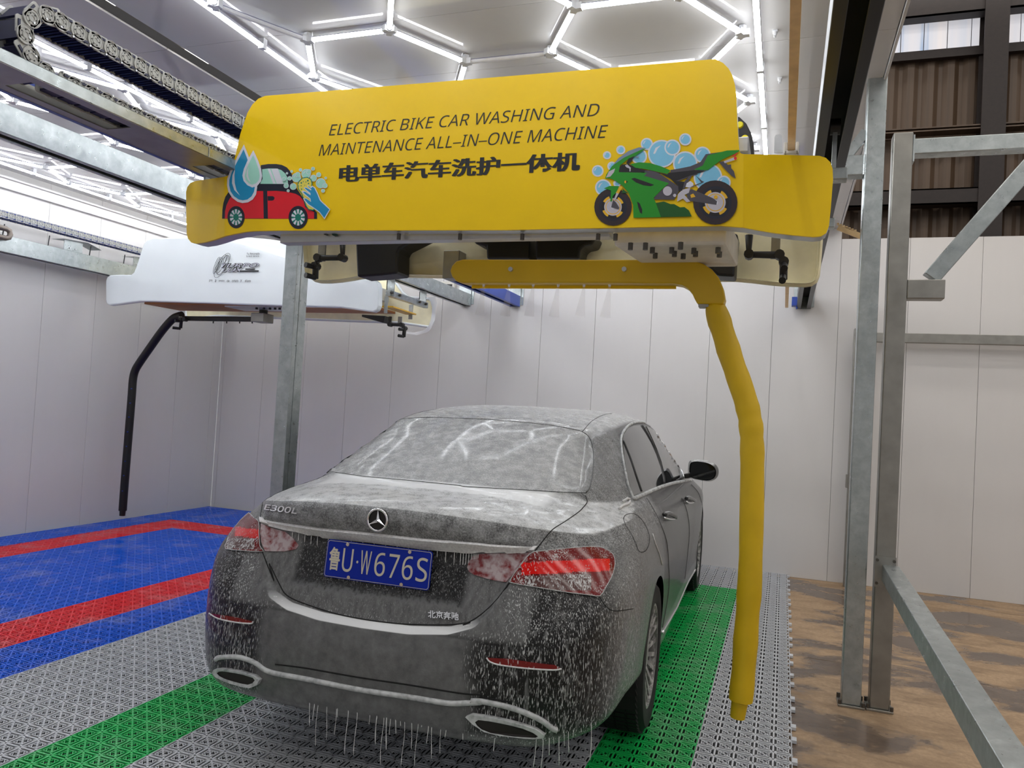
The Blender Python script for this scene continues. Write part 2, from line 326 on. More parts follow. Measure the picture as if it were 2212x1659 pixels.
# control net of the right half: rows bottom -> roof, columns rear centre -> round the side -> front centre
NET = [
 # r0 underside edge
 [(0,.13,.27),(.25,.13,.27),(.45,.14,.27),(.66,.19,.27),(.79,.32,.295),(.85,.60,.335),(.87,1.15,.30),(.87,1.75,.20),(.87,2.6,.20),(.87,3.4,.20),(.87,4.23,.21),(.82,4.74,.22),(.62,4.92,.22),(.3,4.99,.22),(0,5.0,.22)],
 # r1
 [(0,.03,.31),(.25,.035,.31),(.44,.05,.31),(.67,.115,.31),(.82,.25,.335),(.895,.58,.375),(.915,1.15,.34),(.90,1.75,.25),(.90,2.6,.25),(.90,3.4,.25),(.91,4.23,.26),(.85,4.80,.27),(.62,5.0,.27),(.3,5.06,.27),(0,5.07,.27)],
 # r2
 [(0,.005,.44),(.25,.012,.44),(.46,.040,.44),(.71,.112,.435),(.85,.26,.445),(.912,.58,.465),(.925,1.15,.45),(.91,1.75,.40),(.905,2.6,.40),(.905,3.4,.40),(.92,4.23,.42),(.86,4.80,.43),(.62,5.0,.43),(.3,5.07,.43),(0,5.078,.43)],
 # r3
 [(0,.012,.57),(.25,.019,.57),(.476,.052,.575),(.73,.123,.575),(.86,.275,.58),(.918,.60,.59),(.932,1.15,.60),(.922,1.75,.58),(.918,2.6,.57),(.918,3.4,.57),(.928,4.23,.60),(.86,4.79,.58),(.62,4.99,.57),(.3,5.06,.57),(0,5.07,.57)],
 # r4
 [(0,.034,.648),(.25,.041,.65),(.476,.066,.665),(.73,.136,.68),(.858,.286,.70),(.918,.61,.71),(.932,1.15,.72),(.928,1.75,.70),(.924,2.6,.70),(.924,3.4,.70),(.926,4.23,.72),(.85,4.76,.70),(.6,4.96,.69),(.3,5.03,.69),(0,5.04,.69)],
 # r5
 [(0,.082,.79),(.25,.090,.79),(.49,.122,.80),(.735,.198,.80),(.850,.325,.81),(.908,.63,.82),(.922,1.15,.82),(.922,1.75,.81),(.920,2.6,.81),(.920,3.4,.81),(.925,4.23,.80),(.82,4.74,.78),(.56,4.89,.79),(.28,4.95,.80),(0,4.96,.80)],
 # r6
 [(0,.125,.93),(.25,.138,.93),(.46,.168,.93),(.63,.230,.925),(.772,.355,.915),(.872,.65,.92),(.893,1.15,.92),(.900,1.75,.91),(.900,2.6,.905),(.895,3.4,.90),(.90,4.23,.875),(.78,4.66,.85),(.5,4.72,.87),(.25,4.77,.88),(0,4.78,.88)],
 # r7 below the lip
 [(0,.118,1.02),(.25,.134,1.015),(.45,.182,1.0),(.605,.268,.985),(.738,.40,.965),(.842,.68,.97),(.862,1.16,.97),(.872,1.75,.955),(.872,2.6,.95),(.862,3.4,.945),(.86,4.1,.93),(.74,4.42,.91),(.46,4.48,.925),(.23,4.52,.935),(0,4.53,.935)],
 # r8 lip and shoulder
 [(0,.140,1.062),(.25,.157,1.055),(.45,.205,1.038),(.60,.290,1.016),(.715,.43,.995),(.815,.72,1.005),(.838,1.18,1.01),(.850,1.75,.985),(.850,2.6,.978),(.84,3.35,.975),(.83,3.95,.975),(.70,4.20,.96),(.44,4.24,.975),(.22,4.28,.985),(0,4.29,.985)],
 # r9 deck
 [(0,.36,1.095),(.25,.37,1.092),(.46,.43,1.078),(.60,.54,1.058),(.685,.66,1.048),(.775,.92,1.045),(.818,1.28,1.035),(.836,1.8,1.005),(.838,2.6,.995),(.826,3.3,.995),(.815,3.82,1.0),(.68,4.04,.995),(.44,4.08,1.005),(.22,4.12,1.01),(0,4.13,1.01)],
 # r10 glass base
 [(0,.60,1.128),(.25,.615,1.126),(.46,.675,1.12),(.60,.765,1.108),(.665,.86,1.10),(.742,1.08,1.09),(.788,1.36,1.065),(.816,1.82,1.03),(.820,2.6,1.02),(.806,3.22,1.02),(.79,3.70,1.03),(.655,3.92,1.03),(.44,3.96,1.04),(.22,4.0,1.045),(0,4.02,1.045)],
 # r11
 [(0,.79,1.208),(.24,.80,1.205),(.43,.85,1.197),(.56,.925,1.186),(.62,1.0,1.18),(.692,1.18,1.175),(.742,1.45,1.16),(.768,1.86,1.14),(.773,2.6,1.135),(.765,3.06,1.135),(.735,3.46,1.14),(.62,3.66,1.135),(.44,3.70,1.145),(.22,3.75,1.15),(0,3.76,1.15)],
 # r12
 [(0,1.03,1.305),(.23,1.038,1.302),(.40,1.075,1.292),(.515,1.125,1.28),(.572,1.19,1.276),(.635,1.34,1.275),(.678,1.58,1.272),(.698,1.95,1.272),(.702,2.55,1.275),(.695,2.95,1.275),(.672,3.24,1.268),(.575,3.42,1.27),(.42,3.45,1.275),(.22,3.50,1.28),(0,3.51,1.28)],
 # r13 roof edge
 [(0,1.285,1.392),(.22,1.288,1.388),(.38,1.298,1.38),(.478,1.315,1.37),(.525,1.37,1.37),(.572,1.50,1.376),(.606,1.70,1.388),(.620,2.02,1.402),(.622,2.5,1.407),(.615,2.82,1.403),(.592,3.06,1.388),(.52,3.19,1.386),(.40,3.20,1.395),(.21,3.24,1.403),(0,3.25,1.405)],
 # r14
 [(0,1.50,1.434),(.20,1.50,1.432),(.34,1.51,1.424),(.428,1.53,1.415),(.468,1.57,1.413),(.505,1.66,1.418),(.530,1.82,1.428),(.542,2.08,1.440),(.544,2.45,1.445),(.53,2.70,1.44),(.49,2.87,1.43),(.44,2.96,1.428),(.345,3.0,1.436),(.19,3.03,1.442),(0,3.04,1.443)],
 # r15
 [(0,1.78,1.463),(.14,1.78,1.462),(.235,1.785,1.459),(.30,1.80,1.456),(.325,1.82,1.456),(.345,1.87,1.458),(.358,1.97,1.463),(.365,2.15,1.469),(.365,2.42,1.472),(.356,2.6,1.470),(.33,2.70,1.465),(.30,2.75,1.463),(.235,2.78,1.464),(.13,2.79,1.465),(0,2.8,1.466)],
 # r16 spine
 [(0,2.0,1.476),(0,2.0,1.476),(0,2.01,1.476),(0,2.02,1.476),(0,2.04,1.476),(0,2.08,1.477),(0,2.13,1.478),(0,2.24,1.479),(0,2.38,1.480),(0,2.48,1.480),(0,2.52,1.479),(0,2.54,1.479),(0,2.55,1.478),(0,2.56,1.478),(0,2.56,1.478)],
]
def herm(A, knots, subs):
    """interpolate array A[k,...] along axis 0 with non-uniform cubic Hermite"""
    n = len(A); m = np.zeros_like(A)
    for i in range(n):
        if i == 0: m[i] = (A[1]-A[0])/(knots[1]-knots[0])
        elif i == n-1: m[i] = (A[-1]-A[-2])/(knots[-1]-knots[-2])
        else:
            h0, h1 = knots[i]-knots[i-1], knots[i+1]-knots[i]
            m[i] = (h1*(A[i]-A[i-1])/h0 + h0*(A[i+1]-A[i])/h1)/(h0+h1)
    out = []
    for i in range(n-1):
        h = knots[i+1]-knots[i]
        for k in range(subs[i]):
            t = k/subs[i]; t2, t3 = t*t, t*t*t
            out.append((2*t3-3*t2+1)*A[i] + (t3-2*t2+t)*h*m[i] + (-2*t3+3*t2)*A[i+1] + (t3-t2)*h*m[i+1])
    out.append(A[-1]); return np.array(out)
def net_surface():
    A = np.array(NET, float)
    lo = A[8]*.93 + A[7]*.07 + np.array([0, .002, .004]); hi = A[8]*.95 + A[9]*.05 + np.array([0, 0, .003])
    gb = A[10]*.93 + A[9]*.07; gb[:6, 2] -= .004
    A = np.concatenate([A[:8], lo[None], hi[None], A[9:10], gb[None], A[10:]])
    M = np.concatenate([A[:, 1:2]*np.array([-1, 1, 1]), A, A[:, -2:-1]*np.array([-1, 1, 1])], 1)   # mirror ghosts keep the centre smooth
    kc = np.concatenate([[0], np.cumsum(np.linalg.norm(np.diff(M[2:12], axis=1), axis=2).mean(0))])
    B = M.transpose(1, 0, 2)
    subc = [1, 24, 22, 22, 18, 20, 26, 22, 18, 18, 16, 8, 4, 4, 4, 1]
    Cc = herm(B, kc, subc)[1:-1]
    kr = np.concatenate([[0], np.cumsum(np.linalg.norm(np.diff(Cc[:120], axis=1), axis=2).mean(0))])
    subr = [6, 16, 16, 10, 18, 16, 12, 6, 3, 14, 12, 2, 9, 11, 9, 8, 8, 6]
    return herm(Cc.transpose(1, 0, 2), kr, subr)
TRUNK = [(0,.640),(.18,.643),(.33,.658),(.42,.69),(.47,.745),(.515,.84),(.575,.945),(.61,1.02)]
def sdist(x, z, poly):
    best = 9; side = 1
    for (a, b), (c, d) in zip(poly, poly[1:]):
        ux, uz = c-a, d-b; L = ux*ux+uz*uz; t = max(0, min(1, ((x-a)*ux+(z-b)*uz)/L))
        px, pz = x-a-t*ux, z-b-t*uz; q = math.hypot(px, pz)
        if q < best: best = q; side = 1 if ux*(z-b)-uz*(x-a) > 0 else -1
    return best*side
def sstep(a, b, x):
    t = max(0, min(1, (x-a)/(b-a))); return t*t*(3-2*t)
G = net_surface(); NR, NC = G.shape[:2]
for i in range(NR):
    for j in range(NC):
        x, y, z = G[i, j]
        if y < .42 and .55 < z < 1.01 and x < .66:
            d = sdist(x, z, TRUNK); k = sstep(-.004, .016, d)*(1-sstep(.93, .975, z))
            G[i, j, 1] += .028*k
            rx = (1-sstep(.33, .41, x))*sstep(.715, .785, z)*(1-sstep(.915, .935, z))       # number plate niche
            G[i, j, 1] += .014*rx
AX_R, AX_F, WHEEL_R = (1.15, .345), (4.229, .345), .335
def arch(v, c, R):
    d = math.hypot(v[1]-c[0], v[2]-c[1]); return d
bv, bf = [], []
for i in range(NR):
    for j in range(NC): bv.append(list(G[i, j]))
inside = {}
for k, v in enumerate(bv):
    for c in (AX_R, AX_F):
        R = .372
        d = math.hypot(v[1]-c[0], v[2]-c[1])
        if d < R and v[0] > .6: inside[k] = (c, R, d)
for i in range(NR-1):
    for j in range(NC-1):
        q = (i*NC+j, (i+1)*NC+j, (i+1)*NC+j+1, i*NC+j+1)
        if all(t in inside for t in q): continue
        bf.append(q)
used = {t for q in bf for t in q}
for k, (c, R, d) in inside.items():
    if k in used and d > .05:
        bv[k][1] = c[0]+(bv[k][1]-c[0])*R/d; bv[k][2] = c[1]+(bv[k][2]-c[1])*R/d
nb = len(bv)
bv2 = bv + [[-x, y, z] for x, y, z in bv]
bf2 = bf + [tuple(t+nb for t in q[::-1]) for q in bf]
body_me = bpy.data.meshes.new('body'); body_me.from_pydata(bv2, [], bf2)
bm = bmesh.new(); bm.from_mesh(body_me); bmesh.ops.remove_doubles(bm, verts=bm.verts, dist=.0004)
bmesh.ops.recalc_face_normals(bm, faces=bm.faces)
body_me.clear_geometry(); bm.to_mesh(body_me)
BVH = BVHTree.FromBMesh(bm); bm.free()
body_me.polygons.foreach_set('use_smooth', [True]*len(body_me.polygons))
body = bpy.data.objects.new('body', body_me); COL.objects.link(body); body.parent = car
def car_skin(name, glass=False):
    t = NT(name); tc = t.n('ShaderNodeTexCoord'); pos = tc.outputs['Object']
    sp = t.n('ShaderNodeSeparateXYZ'); t.l(pos, sp.inputs[0]); X, Y, Z = sp.outputs
    ge = t.n('ShaderNodeNewGeometry'); sn = t.n('ShaderNodeSeparateXYZ'); t.l(ge.outputs['Normal'], sn.inputs[0]); UP = sn.outputs[2]
    AX = t.math('ABSOLUTE', X)
    n1 = t.noise(t.coord((1, 1, 1), vec=pos), 170, 5, .75)
    n2 = t.noise(t.coord((1, 1, 1), vec=pos), 22, 4, .6)
    n3 = t.noise(t.coord((1, 1, 1), vec=pos), 5, 3, .55, .6)
    st = t.noise(t.coord((1, 1, .15), vec=pos), 290, 2, .5)
    st2 = t.noise(t.coord((1, 1, .10), vec=pos), 62, 3, .6)
    fleck = t.mapr(n1, .42, .62)
    blot = t.mapr(n2, .35, .65)
    # foam lying on the surfaces that look up
    top = t.mapr(UP, .70, .90, 0, 1, True)
    roof = t.mapr(Z, 1.09, 1.14, 1, 0, True)                     # deck holds more than glass and roof
    hold = t.math('ADD', t.math('MULTIPLY', roof, .20), .56)
    tex = t.math('ADD', t.math('MULTIPLY', fleck, .50), t.math('MULTIPLY', blot, .50))
    topf = t.math('MULTIPLY', t.math('MULTIPLY', top, hold), t.math('ADD', t.math('MULTIPLY', tex, .80), .52))
    band = t.math('MULTIPLY', t.mapr(t.math('ADD', Y, t.math('MULTIPLY', n2, .10)), .50, .56, 0, 1, True), t.mapr(t.math('SUBTRACT', Z, t.math('MULTIPLY', t.math('MULTIPLY', X, X), -.05)), 1.124, 1.134, 1, 0, True))
    band = t.math('MULTIPLY', t.math('MULTIPLY', band, t.mapr(AX, .50, .60, 1, 0, True)), .95)
    topf = t.math('MAXIMUM', topf, t.math('MULTIPLY', band, top))
    # film on the boot face and on the middle of the bumper
    boot = t.math('MULTIPLY', t.mapr(Z, .925, .95, 0, 1, True), t.mapr(AX, .60, .66, 1, 0, True))
    boot = t.math('MULTIPLY', t.math('MULTIPLY', boot, t.mapr(Y, .40, .45, 1, 0)), t.math('ADD', t.math('MULTIPLY', tex, .40), .06))
    bx = t.math('ADD', AX, t.math('MULTIPLY', n3, .10))
    bump_ = t.math('MULTIPLY', t.mapr(bx, .44, .52, 1, 0, True), t.mapr(Z, .64, .66, 1, 0, True))
    bump_ = t.math('MULTIPLY', t.math('MULTIPLY', bump_, t.mapr(Y, .3, .4, 1, 0)), t.math('ADD', t.math('MULTIPLY', n2, .20), .05))
    ledge = t.math('MULTIPLY', t.mapr(UP, .50, .66, 0, 1, True), t.mapr(Z, .66, .72, .9, 0))
    low = t.math('MULTIPLY', t.mapr(Z, .36, .31, 0, .30, True), t.math('ADD', n2, .2))
    # soft fine film over the rear wing, ending in a ragged edge at the doors
    edge = t.math('ADD', Y, t.math('MULTIPLY', t.math('SUBTRACT', n3, .5), .5))
    wing = t.math('MULTIPLY', t.math('MULTIPLY', t.mapr(AX, .78, .87, 0, 1, True), t.mapr(Y, .20, .45, .1, 1, True)), t.mapr(edge, 1.30, 1.42, 1, 0, True))
    wing = t.math('MULTIPLY', wing, t.math('ADD', t.math('MULTIPLY', fleck, .30), t.math('ADD', t.math('MULTIPLY', st2, .22), .0)))
    film = t.math('MAXIMUM', t.math('MAXIMUM', topf, boot), t.math('MAXIMUM', t.math('MAXIMUM', bump_, low), t.math('MAXIMUM', wing, ledge)))
    # runs and drops on the upright rear surfaces
    rear = t.mapr(Y, .55, .80, 1, 0, True)
    amt = t.math('ADD', t.math('MULTIPLY', n3, .10), t.math('MULTIPLY', n2, .08))
    drop = t.mapr(t.math('ADD', st, amt), .66, .74, 0, .70)
    run = t.mapr(t.math('ADD', st2, t.math('MULTIPLY', amt, .6)), .60, .72, 0, .15)
    wet = t.math('MULTIPLY', rear, t.math('MAXIMUM', drop, run))
    wet = t.math('MULTIPLY', wet, t.mapr(UP, .62, .4, 0, 1))
    wet = t.math('MULTIPLY', wet, t.math('MAXIMUM', t.mapr(bx, .44, .52, .12, 1), t.mapr(Z, .64, .67, 0, 1)))
    wet = t.math('MULTIPLY', wet, t.math('SUBTRACT', 1.0, t.math('MULTIPLY', t.mapr(Z, .93, .95, 0, 1), t.mapr(AX, .60, .66, 1, 0))))
    # grey runs on the boot lid beside and below the plate niche
    lid = t.math('MULTIPLY', t.mapr(AX, .60, .62, 1, 0), t.math('MULTIPLY', t.mapr(Z, .64, .66, 0, 1), t.mapr(Z, .93, .94, 1, 0)))
    lid = t.math('MULTIPLY', lid, t.math('MAXIMUM', t.mapr(AX, .335, .37, 0, 1, True), t.mapr(t.math('ADD', Z, t.math('MULTIPLY', st2, .06)), .765, .79, 1, 0, True)))
    lid = t.math('MULTIPLY', t.math('MULTIPLY', lid, t.mapr(Y, .22, .26, 1, 0)), t.math('ADD', t.math('MULTIPLY', st2, .24), .03))
    film = t.math('MAXIMUM', film, lid)
    inlid = t.math('MULTIPLY', t.mapr(AX, .50, .54, 1, 0), t.math('MULTIPLY', t.mapr(Z, .66, .68, 0, 1), t.mapr(Z, .93, .94, 1, 0)))
    wet = t.math('MULTIPLY', wet, t.math('SUBTRACT', 1.0, t.math('MULTIPLY', inlid, .6)))
    pil = t.math('MULTIPLY', t.math('MULTIPLY', t.mapr(UP, .20, .45, 0, 1, True), t.mapr(edge, 1.45, 1.75, 1, 0, True)), t.mapr(Z, .86, .95, 0, 1))
    pil = t.math('MULTIPLY', pil, t.math('ADD', t.math('MULTIPLY', fleck, .42), t.math('MULTIPLY', blot, .16)))
    film = t.math('MAXIMUM', film, pil)
    foam = t.math('MAXIMUM', film, wet, True)
    fore_tint = t.math('MULTIPLY', t.mapr(edge, 1.30, 1.42, 0, 1), .035)  # slight even pale tone ahead of the foam edge
    foam = t.math('MAXIMUM', foam, fore_tint, True)
    base = srgb(8, 8, 9) if not glass else srgb(10, 12, 12)
    t.set(Base_Color=t.mix(foam, base, srgb(244, 245, 244)), Roughness=t.mapr(foam, 0, .6, .09, .30), Coat_Weight=t.mapr(foam, .05, .6, .10, .30), Coat_Roughness=.08, Specular_IOR_Level=.38)
    t.bump(t.math('ADD', t.math('MULTIPLY', n1, .5), t.math('MULTIPLY', foam, .6)), .55, .006)
    return t.mat
CARPAINT = car_skin('black_paint_under_foam')
# ---- materials of the car's parts
CHROME = plain('chrome', (.80, .80, .80, 1), .16, 1, .03)
def wetmat(name, col, foamcol, lo, hi, rough=.15, scale=150, zsq=.2, maxf=.85, metal=0):
    t = NT(name); tc = t.n('ShaderNodeTexCoord'); pos = tc.outputs['Object']
    s1 = t.noise(t.coord((1, 1, zsq), vec=pos), scale, 2, .5); s2 = t.noise(t.coord((1, 1, 1), vec=pos), 14, 3)
    f = t.mapr(t.math('ADD', s1, t.math('MULTIPLY', t.math('SUBTRACT', s2, .5), .5)), lo, hi, 0, maxf)
    t.set(Base_Color=t.mix(f, col, foamcol), Roughness=t.mapr(f, 0, .5, rough, .45), Metallic=metal, Coat_Weight=.15, Coat_Roughness=.1)
    t.bump(f, .4, .004); return t.mat
FOAMC = srgb(222, 222, 222)
FOAMCHROME = wetmat('chrome_under_foam', srgb(168, 170, 170), srgb(208, 210, 209), .35, .65, .25, 40, 1)
LENS = wetmat('red_lens', srgb(112, 4, 8), FOAMC, .57, .66, scale=230, zsq=.15, maxf=.7)
LENSBAND = wetmat('bright_red_light_guide', srgb(225, 16, 12), FOAMC, .59, .68, scale=230, zsq=.15, maxf=.7)
LENSCLEAR = wetmat('clear_lens', srgb(92, 62, 60), FOAMC, .50, .62, scale=200, zsq=.15)
LENSPINK = wetmat('red_lens_under_foam', srgb(120, 14, 20), srgb(196, 186, 188), .30, .62, .2, 40, 1, .8)
REFLECT = wetmat('red_reflector', srgb(120, 8, 14), FOAMC, .60, .70)
BLACKTRIM = plain('black_trim', srgb(12, 12, 13), .3)
RUBBER = plain('tyre_rubber', srgb(18, 18, 19), .7, var=.2, bump=.2)
TIPIN = plain('dark_bore', srgb(28, 22, 18), .6)  # even dark brown for bore and mouth
GLASS = NT('tinted_side_glass'); GLASS.set(Base_Color=srgb(14, 16, 17), Roughness=.05, Coat_Weight=.5); GLASS = GLASS.mat
PLATE = plain('blue_number_plate', srgb(8, 40, 160), .4, 0, .05, 20, 0, .2)
PLATEW = plain('plate_letters', srgb(214, 206, 186), .5)
FOAMM = NT('foam'); _n = FOAMM.noise(FOAMM.coord(), 120, 3); FOAMM.set(Base_Color=FOAMM.ramp(_n, [(.3, srgb(206, 204, 204)), (.7, srgb(238, 237, 236))]), Roughness=.35, Subsurface_Weight=.0); FOAMM = FOAMM.mat
RIMM = wetmat('alloy_under_foam', srgb(120, 118, 116), srgb(205, 203, 200), .42, .60, .3, 60, .3, .8)
BADGE = plain('bright_chrome_badge', (.86, .86, .87, 1), .2, 1, .03)
UNDER = plain('underside', srgb(8, 8, 8), .8)
body_me.materials.append(CARPAINT)
# ---- pixels laid onto the car's skin
CAMC = CARI @ CAMP; CARR = CARI.to_3x3()
def hit(px, py):
    d = (CARR @ ray(px, py)).normalized()
    p, n, i, t = BVH.ray_cast(CAMC, d)
    if p is None:
        best = None                                        # the ray slips past the edge: nearest skin point along it
        for k in range(30, 75):
            q = BVH.find_nearest(CAMC + d*(k*.1))
            if best is None or q[3] < best[3]: best = q
        p, n, i, t = best
    if n.dot(d) > 0: n = -n
    return p, n
def patch(name, poly, off, mat, step=5, thick=.004, parent=None, smooth=True, mats=None, matfn=None):
    pts = []
    for a, b in zip(poly, poly[1:]+poly[:1]):
        L = math.hypot(b[0]-a[0], b[1]-a[1]); k = max(1, int(L/step))
        pts += [(a[0]+(b[0]-a[0])*i/k, a[1]+(b[1]-a[1])*i/k) for i in range(k)]
    nb = len(pts); V = [Vector(p) for p in pts]
    x0, x1 = min(p[0] for p in pts), max(p[0] for p in pts); y0, y1 = min(p[1] for p in pts), max(p[1] for p in pts)
    def inside(x, y):
        c = False
        for (ax, ay), (bx, by) in zip(pts, pts[1:]+pts[:1]):
            if (ay > y) != (by > y) and x < (bx-ax)*(y-ay)/(by-ay)+ax: c = not c
        return c
    y = y0+step*.5
    while y < y1:
        x = x0+step*.5
        while x < x1:
            if inside(x, y) and min((x-p[0])**2+(y-p[1])**2 for p in pts) > (step*.5)**2: V.append(Vector((x, y)))
            x += step
        y += step
    vs, es, fs, *_ = geometry.delaunay_2d_cdt(V, [(i, (i+1) % nb) for i in range(nb)], [], 1, 1e-4)
    mb = MB(); H = [hit(v.x, v.y) for v in vs]
    for p, n in H: mb.v.append(tuple(p+n*off))
    for f in fs:
        cx = sum(vs[i].x for i in f)/len(f); cy = sum(vs[i].y for i in f)/len(f)
        mb.face(f, matfn(cx, cy) if matfn else 0)
    if thick:                                              # a skirt down into the skin
        from collections import Counter
        cnt = Counter()
        for f in fs:
            for a, b in zip(f, f[1:]+f[:1]): cnt[frozenset((a, b))] += 1
        for f in fs:
            for a, b in zip(f, f[1:]+f[:1]):
                if cnt[frozenset((a, b))] == 1:
                    k = len(mb.v); pa, na = H[a]; pb, nb_ = H[b]
                    mb.v += [tuple(pa+na*(off-thick)), tuple(pb+nb_*(off-thick))]; mb.face((b, a, k, k+1), 0)
    return mb.build(name, mats or mat, parent or car, smooth=50)
def smoothline(pts, n=6):
    out = []
    P = [Vector(p) for p in pts]
    for i in range(len(P)-1):
        a, b, c, d = P[max(i-1, 0)], P[i], P[i+1], P[min(i+2, len(P)-1)]
        for k in range(n):
            t = k/n; out.append(.5*((2*b)+(c-a)*t+(2*a-5*b+4*c-d)*t*t+(3*b-a-3*c+d)*t**3))
    return out+[P[-1]]
def seam(name, pts, r, mat, off=0, n=6, sides=6, parent=None):
    path = [(lambda h: h[0]+h[1]*off)(hit(p.x, p.y)) for p in smoothline(pts, n)]
    return MB().tube(path, r, sides).build(name, mat, parent or car, smooth=True)
def cv(ox, oy, s): return lambda L: [(ox+x/s, oy+y/s) for x, y in L]
ZL, ZR, C3, C4 = cv(440, 840, 3.607), cv(1000, 840, 3.607), cv(440, 1200, 3.615), cv(1000, 1200, 3.615)
# rear window and its seal
RW = ZL([(945,640),(1020,570),(1100,500),(1200,412),(1300,335),(1380,290),(1450,260),(1545,237),(1700,230),(1850,229),(2164,240)])+ZR([(150,240),(400,258),(700,290),(860,320),(925,337),(975,372),(1003,430),(1015,520),(1012,600),(1003,690),(985,770),(955,812)])+ZR([(800,808),(500,790),(0,762)])+ZL([(2000,755),(1600,715),(1250,683),(1050,655)])
rw = patch('rear_window', RW, .003, CARPAINT, 7); tag(rw, 'rear window glass coated with rippled foam')
seam('window_seal', RW[:23], .0022, BLACKTRIM, .003, 2, parent=rw)
# tail lamps: outer on the wing, inner on the boot lid
RL = ZR([(365,1510),(405,1450),(450,1390),(500,1325),(548,1276),(620,1268),(700,1258),(870,1243),(980,1236),(1060,1240),(1110,1258),(1150,1285),(1168,1310),(1176,1350),(1172,1400),(1150,1470),(1105,1550),(1062,1615),(1000,1612),(940,1605),(820,1590),(700,1570),(560,1545),(450,1527)])
yb = lambda x, y: 840+(1350+(x-1140)*-.02)/3.607
def lampmat(x, y):
    zx, zy = (x-1000)*3.607, (y-840)*3.607
    if 460 < zx < 1140 and abs(zy-(1405-.045*(zx-460))) < 48: return 1
    if 480 < zx < 990 and 1462-.03*(zx-480) < zy < 1575: return 2
    return 0
rl = patch('tail_lamp', RL, .006, None, 4, .01, mats=[LENS, LENSBAND, LENSCLEAR], matfn=lampmat)
seam('lamp_edge', RL+RL[:1], .0018, FOAMCHROME, .006, 2, parent=rl)
LL = ZL([(358,972),(400,1010),(438,1040),(438,1120),(440,1200),(452,1240),(465,1270),(380,1268),(300,1262),(180,1250),(188,1200),(205,1150),(235,1100),(262,1070),(290,1035),(325,1000)])
def lampmatL(x, y):
    zx, zy = (x-440)*3.607, (y-840)*3.607
    if zx > 250 and abs(zy-(1120+.12*(zx-300))) < 35: return 1
    if zx > 190 and 1168 < zy < 1250 and zx < 400: return 2
    return 0
ll = patch('tail_lamp', LL, .006, None, 4, .01, mats=[LENS, LENSBAND, LENSCLEAR], matfn=lampmatL)
seam('lamp_edge', LL+LL[:1], .0018, FOAMCHROME, .006, 2, parent=ll)
patch('boot_lamp', ZR([(35,1392),(50,1345),(80,1305),(130,1286),(300,1282),(540,1278),(450,1385),(340,1508),(250,1494),(180,1478),(90,1450),(50,1425)]), .004, LENSPINK, 5)
patch('boot_lamp', ZL([(448,1052),(520,1082),(640,1114),(700,1165),(742,1220),(722,1250),(630,1268),(475,1266),(452,1200),(442,1120)]), .004, LENSPINK, 5)
# bright strip above the plate
STRIP = ZL([(448,1008),(530,1030),(900,1083),(1290,1120),(1700,1165),(2164,1202)])+ZR([(200,1210),(400,1224),(575,1234),(548,1268),(400,1273),(200,1274),(0,1262)])+ZL([(2000,1258),(1700,1232),(1300,1180),(900,1142),(640,1104),(520,1074),(450,1046)])
patch('boot_strip', STRIP, .012, FOAMM, 5, .02)
# panel gaps
SEAM = plain('panel_gap', srgb(4, 4, 4), .8)
seam('panel_gap', ZR([(952,830),(968,880),(940,920),(900,960),(800,1030),(700,1095),(630,1175),(560,1265),(440,1410),(330,1560)])+C4([(400,150),(300,300),(200,410),(100,490),(0,543)])+C3([(2080,522),(1900,541),(1500,530),(1100,470),(800,380),(650,310),(590,220),(510,60)])+ZL([(550,1500),(480,1330),(447,1230),(440,1120),(443,1000),(462,872)]), .0022, SEAM, .0)
seam('panel_gap', ZL([(930,640),(700,760),(560,820),(465,872)]), .0017, SEAM)
seam('panel_gap', ZR([(1430,850),(1480,930),(1540,1050),(1590,1200),(1605,1400)])+C4([(1612,180),(1600,330),(1560,560)]), .0017, SEAM)
seam('panel_gap', ZR([(1705,850),(1745,950),(1765,1100),(1750,1300),(1730,1480)]), .0017, SEAM)
seam('panel_gap', ZR([(1780,745),(1840,820),(1870,950),(1860,1100),(1830,1300)]), .0017, SEAM)
seam('panel_gap', ZR([(1062,1615)])+C4([(1068,320),(1110,390),(1170,430),(1250,428),(1330,415)]), .0017, SEAM)
fuel = ZR([(1250,1010),(1265,985),(1295,973),(1340,975),(1390,1015),(1430,1080),(1453,1150),(1450,1210),(1425,1260),(1390,1272),(1365,1255),(1345,1200),(1310,1130),(1270,1065)])
seam('fuel_flap', fuel+fuel[:1], .0016, SEAM, 0, 3)
seam('roof_gap', ZR([(930,335),(1000,255),(1090,205),(1160,192)]), .0017, SEAM)
seam('roof_gap', ZL([(1545,235),(1600,195),(1700,150),(1790,125)]), .0017, SEAM)
# side glass, pillar and trims
patch('side_window', ZR([(1243,398),(1248,360),(1280,312),(1330,288),(1376,286),(1420,350),(1460,420),(1500,510),(1535,610),(1556,700),(1560,742),(1440,790),(1322,832),(1300,765),(1275,660),(1255,540)]), .003, GLASS, 5)
patch('side_window', ZR([(1428,292),(1500,332),(1560,390),(1610,450),(1645,530),(1670,610),(1688,690),(1650,712),(1580,738),(1570,670),(1545,570),(1510,470),(1465,370)]), .003, GLASS, 5)
seam('quarter_bar', ZR([(1245,405),(1300,540),(1350,690),(1388,800)]), .007, BLACKTRIM, .002)
seam('pillar_trim', ZR([(1395,285),(1450,380),(1510,500),(1550,620),(1570,740)]), .014, BLACKTRIM, -.006)
seam('window_trim', ZR([(1325,862),(1300,800),(1280,740),(1250,590),(1233,480),(1228,400),(1240,350),(1270,305),(1310,275),(1360,262),(1410,265)]), .008, FOAMCHROME, .003)
seam('window_trim', ZR([(1410,265),(1468,298),(1545,362),(1602,432),(1660,535),(1698,622),(1722,692)]), .005, BADGE, .002)
